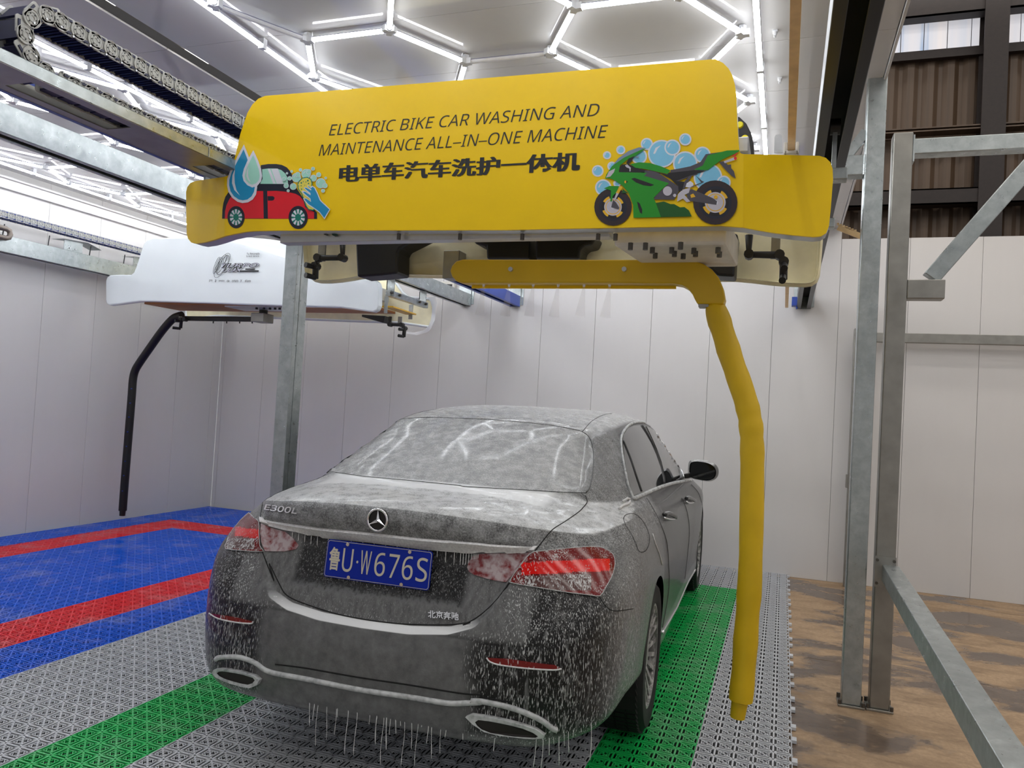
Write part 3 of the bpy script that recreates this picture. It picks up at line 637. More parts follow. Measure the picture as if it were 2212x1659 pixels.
seam('belt_trim', ZR([(1330,858),(1400,826),(1480,790),(1560,758),(1640,735),(1700,724),(1775,712)]), .011, FOAMCHROME, .002)
seam('sill_strip', C4([(1557,600),(1625,485),(1690,370),(1760,240),(1832,112)]), .009, BADGE, .0)
# door handles with their cups
for L in ([(1548,992),(1575,985),(1605,990),(1638,1003)], [(1722,862),(1740,857),(1765,862),(1788,872)]):
    h = seam('door_handle', ZR(L), .013, CARPAINT, .018, 4, 8)
    cx = sum(p[0] for p in L)/4; cy = sum(p[1] for p in L)/4
    seam('handle_bow', ZR([(L[0][0]+8, L[0][1]+22), (cx, cy+28), (L[3][0]-4, L[3][1]+14)]), .006, BADGE, .012, 4, 6, parent=h)
# bumper: bright lower trim, reflectors, exhaust surrounds
TRIM = C3([(98,812),(130,795),(250,790),(330,805),(420,845),(520,908),(800,962),(1200,1042),(1600,1102),(1900,1150),(2050,1150),(2169,1143)])+C4([(60,1136),(150,1138),(350,1180),(500,1232),(620,1290),(690,1345),(730,1362)])
seam('bumper_trim', TRIM, .010, FOAMCHROME, .002, 5, 8)
seam('bumper_line', C3([(560,850),(800,880),(1200,950),(1600,1010),(2000,1075),(2169,1090)])+C4([(150,1105),(380,1145)]), .003, SEAM, 0)
for L in (C4([(185,797),(350,805),(550,835),(720,855),(768,882),(700,892),(500,880),(300,855),(215,830)]), C3([(50,450),(100,458),(250,480),(392,515),(370,531),(250,520),(120,492)])):
    r_ = patch('reflector', L, .004, REFLECT, 4)
    seam('reflector_edge', L[4:]+L[:1] if L[0][0] > 900 else L[3:]+L[:1], .003, FOAMM, .004, 4, parent=r_)
for o_, i_ in ((C4([(35,1245),(80,1228),(160,1238),(250,1253),(350,1275),(450,1300),(580,1340),(648,1388),(640,1412),(560,1416),(500,1412),(300,1390),(180,1360),(90,1300)]), C4([(110,1285),(135,1268),(220,1278),(300,1293),(390,1312),(480,1335),(560,1368),(598,1395),(580,1405),(490,1402),(400,1395),(230,1368),(160,1340),(125,1310)])),
               (C3([(92,905),(105,880),(150,874),(200,878),(270,890),(330,903),(420,930),(458,962),(440,1000),(385,1022),(320,1012),(250,992),(180,968),(120,938)]), C3([(128,908),(145,894),(170,892),(205,896),(270,906),(330,918),(410,943),(424,962),(405,985),(370,996),(310,985),(240,966),(190,950),(150,930)]))):
    ho = [hit(*p) for p in o_]; hi_ = [hit(*p) for p in i_]; mb = MB(); n = len(o_)
    ring0 = [p+Vector((0, .02, 0)) for p, _ in ho]; ring1 = [p+Vector((0, -.022, 0)) for p, _ in ho]; ring2 = [p+Vector((0, -.020, 0)) for p, _ in hi_]; ring3 = [p+Vector((0, .10, 0)) for p, _ in hi_]
    rr = []
    for R_ in (ring0, ring1, ring2, ring3): rr.append(list(range(len(mb.v), len(mb.v)+n))); mb.v += [tuple(p) for p in R_]
    mb.join(rr[0], rr[1]); mb.join(rr[1], rr[2])
    t_ = mb.build('exhaust_tip', FOAMCHROME, car, smooth=40)
    mb = MB(); k = [tuple(p) for p in ring2]; mb.prism(ring2, ring3, caps=(0, 1)); 
    mb.v = [(x, y+.001, z) for x, y, z in mb.v]; mb.build('exhaust_bore', TIPIN, t_, smooth=40)
    mb = MB(); cen = sum((Vector(p) for p in ring2), Vector())/n
    mb.face([mb.v.append(tuple(cen+(Vector(p)-cen)*.99+Vector((0, .004, 0)))) or i for i, p in enumerate(ring2)]); mb.build('exhaust_mouth', TIPIN, t_)
# number plate
pc, pn = Vector((0, .131, .85)), None
def plate_pt(u, v, d=0):    # plate plane: u right, v up (metres), d towards the viewer
    return Vector((u, .128+v*.12-d, .850+v))
mb = MB(); o2 = []
def rrect(w, h, r, n=5):
    out = []
    for cx, cy, a0 in ((w/2-r, h/2-r, 0), (-w/2+r, h/2-r, 90), (-w/2+r, -h/2+r, 180), (w/2-r, -h/2+r, 270)):
        out += [(cx+r*math.cos(math.radians(a0+90*i/n)), cy+r*math.sin(math.radians(a0+90*i/n))) for i in range(n+1)]
    return out
rr_ = rrect(.44, .14, .012)
plate = MB().prism([plate_pt(u, v, 0) for u, v in rr_], [plate_pt(u, v, .004) for u, v in rr_]).build('number_plate', PLATE, car)
tag(plate, 'blue number plate with pale embossed characters')
A_, B_ = rrect(.434, .134, .010), rrect(.431, .131, .009)
MB().prism([plate_pt(u, v, .004) for u, v in A_], [plate_pt(u, v, .0052) for u, v in A_], caps=(0, 0)).build('plate_border', PLATEW, plate)
mb = MB(); r1 = [plate_pt(u, v, .0052) for u, v in A_]; r2 = [plate_pt(u, v, .0052) for u, v in B_]
mb.v = [tuple(p) for p in r1+r2]; n_ = len(r1); mb.join(list(range(n_)), list(range(n_, 2*n_))); mb.build('plate_border', PLATEW, plate)
def textmesh(s, bold=0, shear=0, ext=0):
    s = ''.join(chr(0x1D5A0+ord(q)-65) if 'A' <= q <= 'Z' else chr(0x1D5BA+ord(q)-97) if 'a' <= q <= 'z' else chr(0x1D7E2+ord(q)-48) if '0' <= q <= '9' else q for q in s)     # plain grotesque letter forms
    c = bpy.data.curves.new('t', 'FONT'); c.body = s; c.offset = bold; c.shear = shear; c.extrude = ext; c.resolution_u = 4
    o = bpy.data.objects.new('t', c); COL.objects.link(o)
    me = bpy.data.meshes.new_from_object(o.evaluated_get(bpy.context.evaluated_depsgraph_get()))
    bpy.data.objects.remove(o); bpy.data.curves.remove(c)
    vs = [v.co.copy() for v in me.vertices]; fs = [tuple(p.vertices) for p in me.polygons]; bpy.data.meshes.remove(me)
    x0, x1 = min(v.x for v in vs), max(v.x for v in vs); y0, y1 = min(v.y for v in vs), max(v.y for v in vs)
    return [((v.x-x0)/(x1-x0), (v.y-y0)/(y1-y0), v.z) for v in vs], fs, (x1-x0)/(y1-y0)
def place_text(mb, s, u0, u1, v0, v1, fn, bold=0, shear=0, ext=0, m=0):
    vs, fs, _ = textmesh(s, bold, shear, ext)
    mb.add([fn(u0+(u1-u0)*a, v0+(v1-v0)*b, c) for a, b, c in vs], fs, m)
for s, u0, u1, b in (('鲁', -.205, -.158, .018), ('U', -.147, -.103, .0), ('·', -.087, -.079, .03), ('W', -.070, -.026, .0), ('6', -.010, .034, .0), ('7', .048, .090, .0), ('6', .104, .148, .0), ('S', .162, .206, .0)):
    mb = MB(); hv = (-.042, .044) if s != '·' else (-.006, .004)
    place_text(mb, s, u0, u1, hv[0], hv[1], lambda u, v, c: plate_pt(u, v, .0046+c*.003), bold=b, ext=.2)
    mb.build('plate_character', PLATEW, plate)
for u, v in ((-.13, .060), (.13, .060), (-.11, -.060), (.11, -.060)):
    MB().cyl(plate_pt(u, v, .003), plate_pt(u, v, .010), .007, n=10).build('plate_screw', BADGE, plate)
# emblem: ring and three-pointed star
E0 = Vector((0, .105, 1.018)); mb = MB()
mb.tube([E0+Vector((.040*math.cos(a*math.pi/18), 0, .040*math.sin(a*math.pi/18))) for a in range(36)], .0046, 8, closed=True)
emb = mb.build('boot_emblem', BADGE, car, smooth=True); mb = MB()
tip = [E0+Vector((.040*math.sin(a), -.001, .040*math.cos(a))) for a in (0, 2*math.pi/3, 4*math.pi/3)]
for i in range(3):
    a = i*2*math.pi/3; q1 = E0+Vector((.0085*math.sin(a+math.pi/3), 0, .0085*math.cos(a+math.pi/3))); q0 = E0+Vector((.0085*math.sin(a-math.pi/3), 0, .0085*math.cos(a-math.pi/3))); ap = E0+Vector((0, -.008, 0))
    k = len(mb.v); mb.v += [tuple(x) for x in (tip[i], q1, ap, q0)]; mb.face((k, k+1, k+2)); mb.face((k, k+2, k+3))
mb.build('emblem_star', BADGE, emb)
MB().cyl(E0+Vector((0, .004, 0)), E0+Vector((0, .03, 0)), .039, n=30).build('emblem_backing', BLACKTRIM, emb)
# lettering on the boot lid
def skin_text(s, pix, x0, x1, bold, shear=.25):
    mb = MB()
    (ax, ay), (bx, by), hgt = pix
    def fn(u, v, c):
        px = ax+(bx-ax)*u; py = ay+(by-ay)*u - hgt*v
        p, n = hit(px, py); return p+n*(.002+.006*(c > 0))
    place_text(mb, s, 0, 1, 0, 1, fn, bold, shear, .1); return mb.build('boot_lettering', BADGE, car)
skin_text('E300L', ((573, 1103), (644, 1111), 13), 0, 1, .015)
skin_text('北京奔驰', ((926, 1335), (992, 1341), 17), 0, 1, .02, 0)
# door mirror
mm = MB(); MC = Vector((.965, 3.40, 1.068))
prof = [(0, .86), (.06, 1.0), (.12, .98), (.17, .75), (.19, .3)]
out = [(-.105, -.045), (-.112, .02), (-.10, .07), (-.04, .085), (.05, .075), (.10, .045), (.115, 0), (.10, -.045), (.05, -.072), (-.03, -.068), (-.08, -.06)]
out = [(q.x, q.y) for q in smoothline(out[-1:]+out+out[:2], 3)[3:-4]]
rings = []
for dy, sc in prof:
    rings.append(list(range(len(mm.v), len(mm.v)+len(out)))); mm.v += [(MC.x+x*sc, MC.y+dy-.25*(x)*.4, MC.z+z*sc) for x, z in out]
for a, b in zip(rings, rings[1:]): mm.join(a, b)
mm.face(rings[-1]); mir = mm.build('door_mirror', CARPAINT, car, smooth=60)
mm = MB(); mm.face([mm.v.append((MC.x+x*.80, MC.y+.006-.1*x, MC.z+z*.80)) or i for i, (x, z) in enumerate(out)]); mm.build('mirror_glass', GLASS, mir)
MB().bar((.83, 3.47, 1.02), (.94, 3.47, 1.045), .07, .035).build('mirror_arm', BLACKTRIM, mir, bevel=.008)
# wheels
def wheel(xc, yc, side):
    w = MB(); R, wd_ = WHEEL_R, .12
    prof = [(.225, -wd_*.9), (.245, -wd_), (.31, -wd_), (.330, -wd_*.82), (.335, -wd_*.6), (.335, wd_*.6), (.330, wd_*.82), (.31, wd_), (.245, wd_), (.225, wd_*.9)]
    N = 56; rings = []
    for i in range(N):
        a = 2*math.pi*i/N; rings.append(list(range(len(w.v), len(w.v)+len(prof))))
        w.v += [(xc+side*(-.115)+side*h, yc+r*math.cos(a), .355+r*math.sin(a)) for r, h in prof]
    for a, b in zip(rings, rings[1:]+rings[:1]): w.join(a, b, closed=False)
    ty = w.build('wheel', RUBBER, car, smooth=35)
    t = MB()
    for i in range(64):                                     # tread blocks
        a = 2*math.pi*i/64; rad = Vector((0, math.cos(a), math.sin(a))); tan = Vector((0, -math.sin(a), math.cos(a)))
        for u in (-.075, -.025, .025, .075):
            t.obox(Vector((xc-side*.115+u, yc, .355))+rad*.335, (.021, 0, 0), tan*.012+Vector((.004, 0, 0)), rad*.005)
    t.build('tread', RUBBER, ty)
    r_ = MB(); ox = xc-side*.115+side*.105
    def rg(rad, off): 
        k = list(range(len(r_.v), len(r_.v)+40)); r_.v.extend((ox+side*off, yc+rad*math.cos(2*math.pi*i/40), .355+rad*math.sin(2*math.pi*i/40)) for i in range(40)); return k
    a, b, c, d = rg(.238, -.02), rg(.238, .008), rg(.222, .008), rg(.215, -.06); r_.join(a, b); r_.join(b, c); r_.join(c, d)
    e = rg(.215, -.07); r_.face(e)
    for i in range(20):
        an = 2*math.pi*i/20; v = Vector((0, math.cos(an), math.sin(an))); tn = Vector((0, -math.sin(an), math.cos(an)))
        r_.bar(Vector((ox-side*.035, yc, .355))+v*.05, Vector((ox-side*.004, yc, .355))+v*.222+tn*.012, .013, .02, up=tn)
    r_.cyl((ox-side*.06, yc, .355), (ox-side*.012, yc, .355), .055, n=18)
    r_.build('rim', RIMM, ty, smooth=30)
for s_ in (1, -1):
    wheel(s_*.918, AX_R[0], s_); wheel(s_*.918, AX_F[0], s_)
# wheel wells and floor pan
for s_ in (1, -1):
    for c in (AX_R, AX_F):
        mb = MB()
        A = [(s_*.60, c[0]+.371*math.cos(math.radians(a)), c[1]+.371*math.sin(math.radians(a))) for a in range(-20, 201, 10)]
        B = [(s_*.90, y, z) for _, y, z in A]
        k = len(mb.v); mb.v += A+B; n = len(A)
        for i in range(n-1): mb.face((k+i, k+i+1, k+n+i+1, k+n+i))
        mb.face(list(range(k, k+n))); mb.build('wheel_liner', UNDER, car)
mb = MB(); mb.add([(-.60, .22, .285), (.60, .22, .285), (.6, .76, .27), (-.6, .76, .27), (-.6, 4.9, .22), (.6, 4.9, .22)], [(0, 1, 2, 3), (3, 2, 5, 4)])
for s_ in (1, -1): mb.box(s_*.60, s_*.88, 1.53, 3.85, .21, .24)
mb.build('underbody', UNDER, car)
# foam strands: hanging from the bumper, running down below the bright strip
def drip(name, path, r, parent=car):
    n = len(path); return MB().tube(path, [r*(.55+.45*math.sin(i*2.1)**2)*(1.0 if i < n-2 else 1.15) for i in range(n)], 6).build(name, FOAMM, parent, smooth=True)
D1 = [(888,1135,1490),(965,1145,1440),(1048,1155,1265),(1122,1170,1560),(1192,1185,1570),(1290,1205,1320),(1352,1215,1480),(1400,1228,1640),(1432,1228,1520),(1540,1255,1330),(1565,1260,1659),(1625,1265,1510),(1668,1270,1650),(1705,1285,1340),(1748,1290,1470),(1785,1295,1590),(1855,1310,1550),(1030,1160,1400),(830,1115,1330),(860,1125,1290),(1460,1235,1400),(1500,1245,1390),(1890,1320,1420),(2030,1340,1440),(2085,1350,1410)]
D2 = [(62,1370,1410),(250,1390,1530),(565,1420,1659),(620,1420,1659),(755,1390,1640),(790,1350,1490),(830,1330,1540),(930,1290,1380),(1005,1265,1600),(1045,1245,1330),(1110,1215,1260),(680,1405,1560),(705,1400,1470),(870,1310,1420)]
for cnv, L in ((C3, D1), (C4, D2)):
    for x, y0, y1 in L:
        (px, pa), (_, pb) = cnv([(x, y0), (x, y1)])
        p, n = hit(px, pa-4); d = (CARR @ ray(px, pb)).normalized(); t = ((p.y+.005)-CAMC.y)/d.y; q = CAMC+d*t; q.x = p.x; q.z = max(q.z, .05)
        if q.z > p.z-.02: q.z = p.z-.08
        k = max(4, int((p.z-q.z)/.02)); w = random.uniform(0, 6)
        drip('foam_drip', [Vector((p.x+.003*math.sin(w+i*.6), p.y+.006, p.z+.004-(p.z+.004-q.z)*i/k)) for i in range(k+1)], random.uniform(.0011, .0022))
def under_strip(u):      # along the lower edge of the strip
    L = ZL([(680,1108),(900,1142),(1300,1182),(1700,1234),(2000,1260)])+ZR([(75,1276),(130,1282)])
    s_ = u*(len(L)-1); i = min(int(s_), len(L)-2); f = s_-i
    return L[i][0]+(L[i+1][0]-L[i][0])*f, L[i][1]+(L[i+1][1]-L[i][1])*f
for i in range(27):
    px, py = under_strip((i+.4)/27.0); p, n = hit(px, py+1)
    ln = random.choice((.03, .045, .06, .09, .13)); k = 6
    top = Vector((p.x, p.y-.008, p.z)); 
    drip('foam_drip', [top+Vector((0, .002, -ln*j/k)) for j in range(k+1)], .0022)
# scraps of foam gathered on the wing
seam('foam_clot', ZR([(1215,938),(1245,915),(1285,900),(1298,880)]), .006, FOAMM, .004, 4)
seam('foam_clot', ZR([(1242,882),(1262,870),(1280,858),(1296,866)]), .006, FOAMM, .004, 4)
seam('foam_edge', ZR([(1475,1130),(1500,1210),(1530,1290),(1550,1370)]), .003, FOAMM, .002, 6)
# ================================================================== rails, posts, machines
def galv():
    t = NT('galvanised_steel'); n = t.noise(t.coord((1, 1, 1), geo=True), 18, 5, .65, .3); s = t.noise(t.coord((1, 1, 1), geo=True), 30, 3); v = t.noise(t.coord(geo=True), 2.2, 3)
    c = t.mix(t.mapr(n, .3, .7), srgb(160, 167, 167), srgb(190, 196, 196)); c = t.mix(t.mapr(v, .45, .7, 0, .45), c, srgb(140, 146, 146))
    t.set(Base_Color=c, Metallic=.75, Roughness=t.mapr(s, .3, .7, .26, .42)); return t.mat
GALV = galv()
STEEL = plain('bare_steel', srgb(150, 148, 142), .38, .8, .18, 9)
NAVY = plain('navy_anodised', srgb(22, 24, 34), .35, .3); BLUEP = plain('blue_paint', srgb(24, 66, 168), .35)
SLOT = plain('rail_slot', srgb(10, 10, 12), .7)
YEL = plain('yellow_paint', srgb(240, 200, 0), .34, 0, .03, 6, 0, .35)
YELD = plain('yellow_cover', srgb(208, 170, 6), .42, 0, .08, 5); YELF = plain('yellow_foam_sleeve', srgb(214, 176, 4), .55, 0, .10, 7, bump=.15)
CREAM = plain('bare_fibreglass', srgb(240, 232, 196), .5, 0, .14, 7, bump=.5)
WHITEG = plain('white_gelcoat', srgb(226, 232, 234), .12, 0, .02, 4, .3); ALU = plain('aluminium', srgb(196, 198, 200), .32, .6, .05)
BLK = plain('black_plastic', srgb(15, 14, 16), .42); PIPE = plain('dark_pipe', srgb(40, 38, 36), .45, .2, .2, 30); BRASS = plain('brass_fitting', srgb(128, 118, 110), .4, .6)
TAN = plain('tan_belt', srgb(246, 208, 156), .6, 0, .12); WHITEP = plain('white_painted_box', srgb(222, 218, 208), .45, 0, .10, 14); ORANGE = plain('raw_underside', srgb(176, 118, 70), .6, 0, .15, 6)
GREYP = plain('chain_grey', srgb(176, 176, 172), .5, 0, .1, 60); CHB = plain('chain_blue_black', srgb(22, 24, 62), .45, 0, .3, 20); CHB2 = plain('chain_blue', srgb(24, 48, 130), .45, 0, .2, 20)
INK = plain('black_print', srgb(14, 14, 14), .5); BOLT = plain('bolt', srgb(92, 88, 82), .4, .7)
def rail(name, x0, x1, z0, z1, y0, y1, m, label, group, stub=None):
    """inverted trough: two flanges with a slot between them underneath"""
    root = thing(name, ((x0+x1)/2, y0, z0), label, 'rail', group)
    w = (x1-x0); t = .006; s = w*.30
    mb = MB()
    prof = [(x0, z0), (x0+s, z0), (x0+s, z0+t), (x0+t, z0+t), (x0+t, z1-t), (x1-t, z1-t), (x1-t, z0+t), (x1-s, z0+t), (x1-s, z0), (x1, z0), (x1, z1), (x0, z1)]
    mb.prism([(x, y0, z) for x, z in prof], [(x, y1, z) for x, z in prof]); mb.build('channel', m, root, bevel=.002, seg=1)
    MB().box(x0+t, x1-t, y0, y1, z1-.02, z1-t-.001).build('slot_back', SLOT, root)
    MB().box(x0-.002, x1+.002, y1, y1+.01, z0-.004, z1+.10).build('end_plate', GALV, root)
    MB().box(x0-.03, x1+.03, YB-.012, YB-.001, z0+.02, z1+.14).build('wall_bracket', GALV, root)
    return root
YE = YB-.03
rail('guide_rail', 1.508, 1.634, 2.566, 2.70, -2.4, YE, NAVY, 'dark navy overhead guide rail between the yellow machine and the steel posts', 'overhead guide rails')
rail('guide_rail', -1.432, -1.310, 2.557, 2.672, -2.4, YE, BLUEP, 'blue overhead guide rail beside the cable tray', 'overhead guide rails')
rail('guide_rail', -2.010, -1.893, 2.560, 2.690, -2.4, YE, GALV, 'galvanised overhead guide rail between the two wash bays', 'overhead guide rails')
rl_ = rail('guide_rail', -5.10, -4.99, 2.560, 2.705, -2.4, YE, GALV, 'galvanised overhead guide rail along the left wall', 'overhead guide rails')
b_ = MB(); b_.box(1.46, 1.51, 5.26, 5.36, 2.575, 2.66).box(1.50, 1.515, 5.28, 5.34, 2.55, 2.60); b_.build('blue_stop', BLUEP, bpy.data.objects['guide_rail'], bevel=.004)
# fittings along the wall rail: hats, studs, a water pipe with its elbow
for p0, w in (((150, 520), .20), ((505/1.7, 552), .14)):
    c = at(p0[0] if p0[0] < 200 else 292, p0[1], X=-5.05); y0 = c.y-w/2
    h_ = thing('chain_support', (-5.05, c.y, 2.70), 'folded grey sheet metal cradle under the blue cable chain' if w > .15 else 'small folded metal cradle beside the white machine on the wall rail', 'bracket', 'cradles on the wall rail')
    MB().box(-5.0, -4.992, y0, y0+w, 2.706, 2.80).build('upright', GALV, h_)
    MB().add([(-5.10, y0-.05, 2.795), (-4.95, y0-.05, 2.795), (-4.95, y0+w*1.1, 2.815), (-5.10, y0+w*1.1, 2.815), (-4.95, y0+w*1.9, 2.775), (-5.10, y0+w*1.9, 2.775)], [(0, 1, 2, 3), (3, 2, 4, 5)]).build('cap', GALV, h_)
    for k in (.3, .6): MB().cyl((-4.992, y0+w*k, 2.73), (-4.984, y0+w*k, 2.73), .008, n=8).build('bolt', ALU, h_)
for px in (8, 106, 197, 272):
    c = at(px, 520 if px > 20 else 500, X=-4.99); MB().cyl((-5.0, c.y, 2.70), (-5.0, c.y+.01, 2.80), .005, n=6).build('cable_tie', BLK, rl_)
pp = MB(); yA, yB = at(0, 520, X=-4.96).y-.6, at(22, 510, X=-4.96).y
pp.tube([(-4.96, yA, 2.755), (-4.96, yB-.04, 2.755), (-4.96, yB-.012, 2.745), (-4.96, yB, 2.715), (-4.96, yB-.012, 2.685), (-4.96, yB-.04, 2.675), (-4.96, yA, 2.675)], .023, 10)
pl = pp.build('water_pipe', BRASS, smooth=True); tag(pl, 'brass water pipe with a return bend clipped to the wall rail', 'pipe')
# cable tray with its two cut-outs, and the chain that lies in it
tray = thing('cable_tray', (-1.14, -.7, 2.49), 'long galvanised cable tray holding the grey cable chain', 'tray')
TX0, TX1, TZ = -1.255, -1.030, 2.50
def hy(px, py): return at(px, py, Z=TZ).y
h1, h2, h3 = hy(48, 180), hy(278, 276), hy(450, 357)
for a, b, hole in ((-2.4, h1, 0), (h1, h2, 1), (h2, h3, 0), (h3, h3+.6, 1), (h3+.6, 2.2, 0)):
    if hole:
        MB().box(TX0, TX0+.05, a, b, TZ, TZ+.004).build('floor_strip', STEEL, tray); MB().box(TX1-.05, TX1, a, b, TZ, TZ+.004).build('floor_strip', STEEL, tray)
    else: MB().box(TX0, TX1, a, b, TZ, TZ+.004).build('floor_strip', STEEL, tray)
MB().box(TX1-.004, TX1, -2.4, .27, TZ, TZ+.048).box(TX1-.018, TX1, -2.4, .27, TZ+.044, TZ+.048).build('flange', GALV, tray, bevel=.0015, seg=1)
MB().box(TX1-.004, TX1, .274, 2.2, TZ, TZ+.048).box(TX1-.018, TX1, .274, 2.2, TZ+.044, TZ+.048).build('flange', GALV, tray, bevel=.0015, seg=1)
MB().box(TX0, TX0+.004, -2.4, 2.2, TZ, TZ+.060).build('flange', STEEL, tray)
for y in (.02, .08, .13, .19): MB().box(TX0-.001, TX0+.001, y, y+.03, TZ+.016, TZ+.028).build('tray_slot', SLOT, tray)
def link_mesh(name, w, mside, mbar):
    """one chain link along +Y, pitch .072: two side plates with pressed rings and two cross bars"""
    mb = MB(); R = .0330
    for s in (-1, 1):
        x = s*w/2
        pl_ = [(R*math.cos(math.radians(a)), R*math.sin(math.radians(a))) for a in range(0, 360, 15)]
        mb.prism([(x-.004*s, y, z) for y, z in pl_], [(x, y, z) for y, z in pl_], 0)
        pl_ = [(0, -R), (.054, -R), (.060, -R*.8), (.060, R*.8), (.054, R), (0, R)]
        mb.prism([(x-.009*s, y, z) for y, z in pl_], [(x-.0045*s, y, z) for y, z in pl_], 0)
        for r1, r2 in ((.009, .012), (.0205, .0225), (.031, .033)):
            n = 20; ra = []
            for rr, e in ((r1, 0), (r1, .002), (r2, .002), (r2, 0)):
                ra.append(list(range(len(mb.v), len(mb.v)+n))); mb.v += [(x+e*s, rr*math.cos(2*math.pi*i/n), rr*math.sin(2*math.pi*i/n)) for i in range(n)]
            for a, b in zip(ra, ra[1:]): mb.join(a, b, 0)
        for a in range(0, 360, 60):
            y, z = .0163*math.cos(math.radians(a)), .0163*math.sin(math.radians(a)); mb.cyl((x, y, z), (x+.0012*s, y, z), .0028, n=6, m=2)
        mb.cyl((x-.006*s, .050, -R*.9), (x+.004*s, .050, -R*.9), .004, n=8, m=3)
    mb.box(-w/2, w/2, -.018, .044, -.026, -.018, 1); mb.box(-w/2, w/2, -.018, .044, .018, .026, 1)
    for q in (-.006, .012, .030): mb.box(-w/2+.004, w/2-.004, q-.003, q+.003, -.030, -.026, 1)
    me = bpy.data.meshes.new(name); me.from_pydata(mb.v, [], mb.f)
    for m in (mside, mbar, BLK, ALU): me.materials.append(m)
    me.polygons.foreach_set('material_index', mb.m)
    bm = bmesh.new(); bm.from_mesh(me); bmesh.ops.recalc_face_normals(bm, faces=bm.faces); bm.to_mesh(me); bm.free(); return me
LKM = link_mesh('link', .125, GREYP, CHB)
def chain(name, xc, zlo, zhi, yend, ylen_top, ylen_low, me, label, sc=1, up=1):
    root = thing(name, (xc, yend, zlo), label, 'cable chain', 'cable chains')
    pitch = .072*sc; r = (zhi-zlo)/2; pts = []
    y = yend+r+ylen_low
    arcs = [(y-pitch*i, zlo, math.pi) for i in range(int(ylen_low/pitch))]
    for (y, z, a) in arcs: pts.append((y, z, a))
    n = max(3, int(math.pi*r/pitch))
    for i in range(n+1):
        t = math.pi*(i+.2)/(n+.6); pts.append((yend+r-r*math.sin(t), zlo+r-r*math.cos(t), math.pi-t))
    pts += [(yend+r+pitch*(i+.4), zhi, 0) for i in range(int(ylen_top/pitch))]
    for y, z, a in pts:
        o = bpy.data.objects.new('link', me); COL.objects.link(o); o.parent = root; o.matrix_parent_inverse = Matrix.Translation(root.location).inverted()
        o.location = (xc, y, z); o.rotation_euler = (a, 0, 0); o.scale = (sc, sc, sc)
    return root
chain('cable_chain', -1.118, 2.548, 2.750, -.60, 1.9, 1.9, LKM, 'grey and dark blue cable chain looped over in the metal tray')
LKM2 = link_mesh('link_blue', .10, GREYP, CHB2)
cy_ = at(150, 500, X=-5.0)
root = thing('cable_chain', (-5.06, -1.5, 2.83), 'blue and grey cable chain running along the left wall above the rail', 'cable chain', 'cable chains')
zc_ = at(100, 487, X=-5.0).z; zd_ = at(270, 531, X=-5.0).z
for i in range(46):
    y = 4.1-.072*i
    o = bpy.data.objects.new('link', LKM2); COL.objects.link(o); o.parent = root; o.matrix_parent_inverse = Matrix.Translation(root.location).inverted(); o.location = (-5.06, y, (zc_+zd_)/2)
# ------------------------------------------------ steel posts and frames on the right
def post_base(parent, x, y, w, ww=.130):
    MB().box(x-ww/2, x+ww/2, y-ww/2, y+ww/2, 0, .012).build('base_plate', STEEL, parent, bevel=.002, seg=1)
    for dx in (-.056, .056):
        for dy in (-.056, .056):
            MB().cyl((x+dx, y+dy, .012), (x+dx, y+dy, .034), .009, n=6).build('anchor_bolt', BOLT, parent)
P1, P2 = (1.832, 2.045), (1.968, 2.055)
a = thing('support_post', (P1[0], P1[1], 0), 'tall galvanised square post that carries the navy rail on a welded arm', 'post', 'galvanised posts')
MB().box(P1[0]-.048, P1[0]+.048, P1[1]-.048, P1[1]+.048, .012, 3.62).build('post_tube', GALV, a, bevel=.006)
post_base(a, P1[0], P1[1], .1)
zA, zB = at(1840, 335, Y=2.0).z, at(1840, 378, Y=2.0).z
MB().box(1.640, P1[0]-.048, P1[1]-.045, P1[1]+.045, zB, zA).build('arm_bracket', GALV, a, bevel=.004)
MB().bar((1.70, P1[1], zA+.01), (P1[0]-.045, P1[1], zA+.135), .05, .045, up=(0, 1, 0)).build('gusset', GALV, a)
MB().tube([(P1[0]-.05, P1[1]-.046, zB), (P1[0]-.05, P1[1]-.046, zA)], .006, 6).build('weld', GALV, a)
MB().box(P1[0]-.06, P1[0]+.06, P1[1]-.06, P1[1]+.06, 3.58, 3.62).build('head_plate', STEELB, a)
b = thing('steel_frame', (P2[0], P2[1], 0), 'bare square tube frame with top beam, slanting brace and low rail', 'frame')
MB().box(P2[0]-.048, P2[0]+.048, P2[1]-.048, P2[1]+.048, .012, 3.04).build('post_tube', STEEL, b, bevel=.006)
post_base(b, P2[0], P2[1], .1)
z0, z1 = at(2000, 337, Y=P2[1]).z, at(2000, 304, Y=P2[1]).z
MB().box(P2[0]+.05, 4.2, P2[1]-.045, P2[1]+.045, z0, z1).build('top_beam', GALV, b, bevel=.005)
MB().box(P2[0]+.048, P2[0]+.056, P2[1]-.05, P2[1]+.05, z0-.04, z1+.02).build('joint_plate', GALV, b)
s0, s1 = at(2000, 648, Y=P2[1]), at(2000, 607, Y=P2[1])
MB().box(P2[0]+.048, at(2038, 625, Y=P2[1]).x, P2[1]-.05, P2[1]+.045, s0.z, s1.z).build('stub', STEEL, b, bevel=.004)
bs, be = at(2010, 602, Y=P2[1]), at(2212, 372, Y=P2[1]); dd = (be-bs)
MB().bar(bs-dd*.0, bs+dd*2.2, .085, .075, up=(0, 1, 0)).build('brace', GALV, b, bevel=.004)
MB().bar((P2[0]-.01+.035, P2[1]-.05, .715), (P2[0]-.035+.035, -1.6, .655), .080, .085).build('low_rail', GALV, b, bevel=.004)
MB().box(P2[0]-.05, P2[0]+.05, P2[1]-.056, P2[1]-.048, .64, .80).build('joint_plate', STEEL, b)
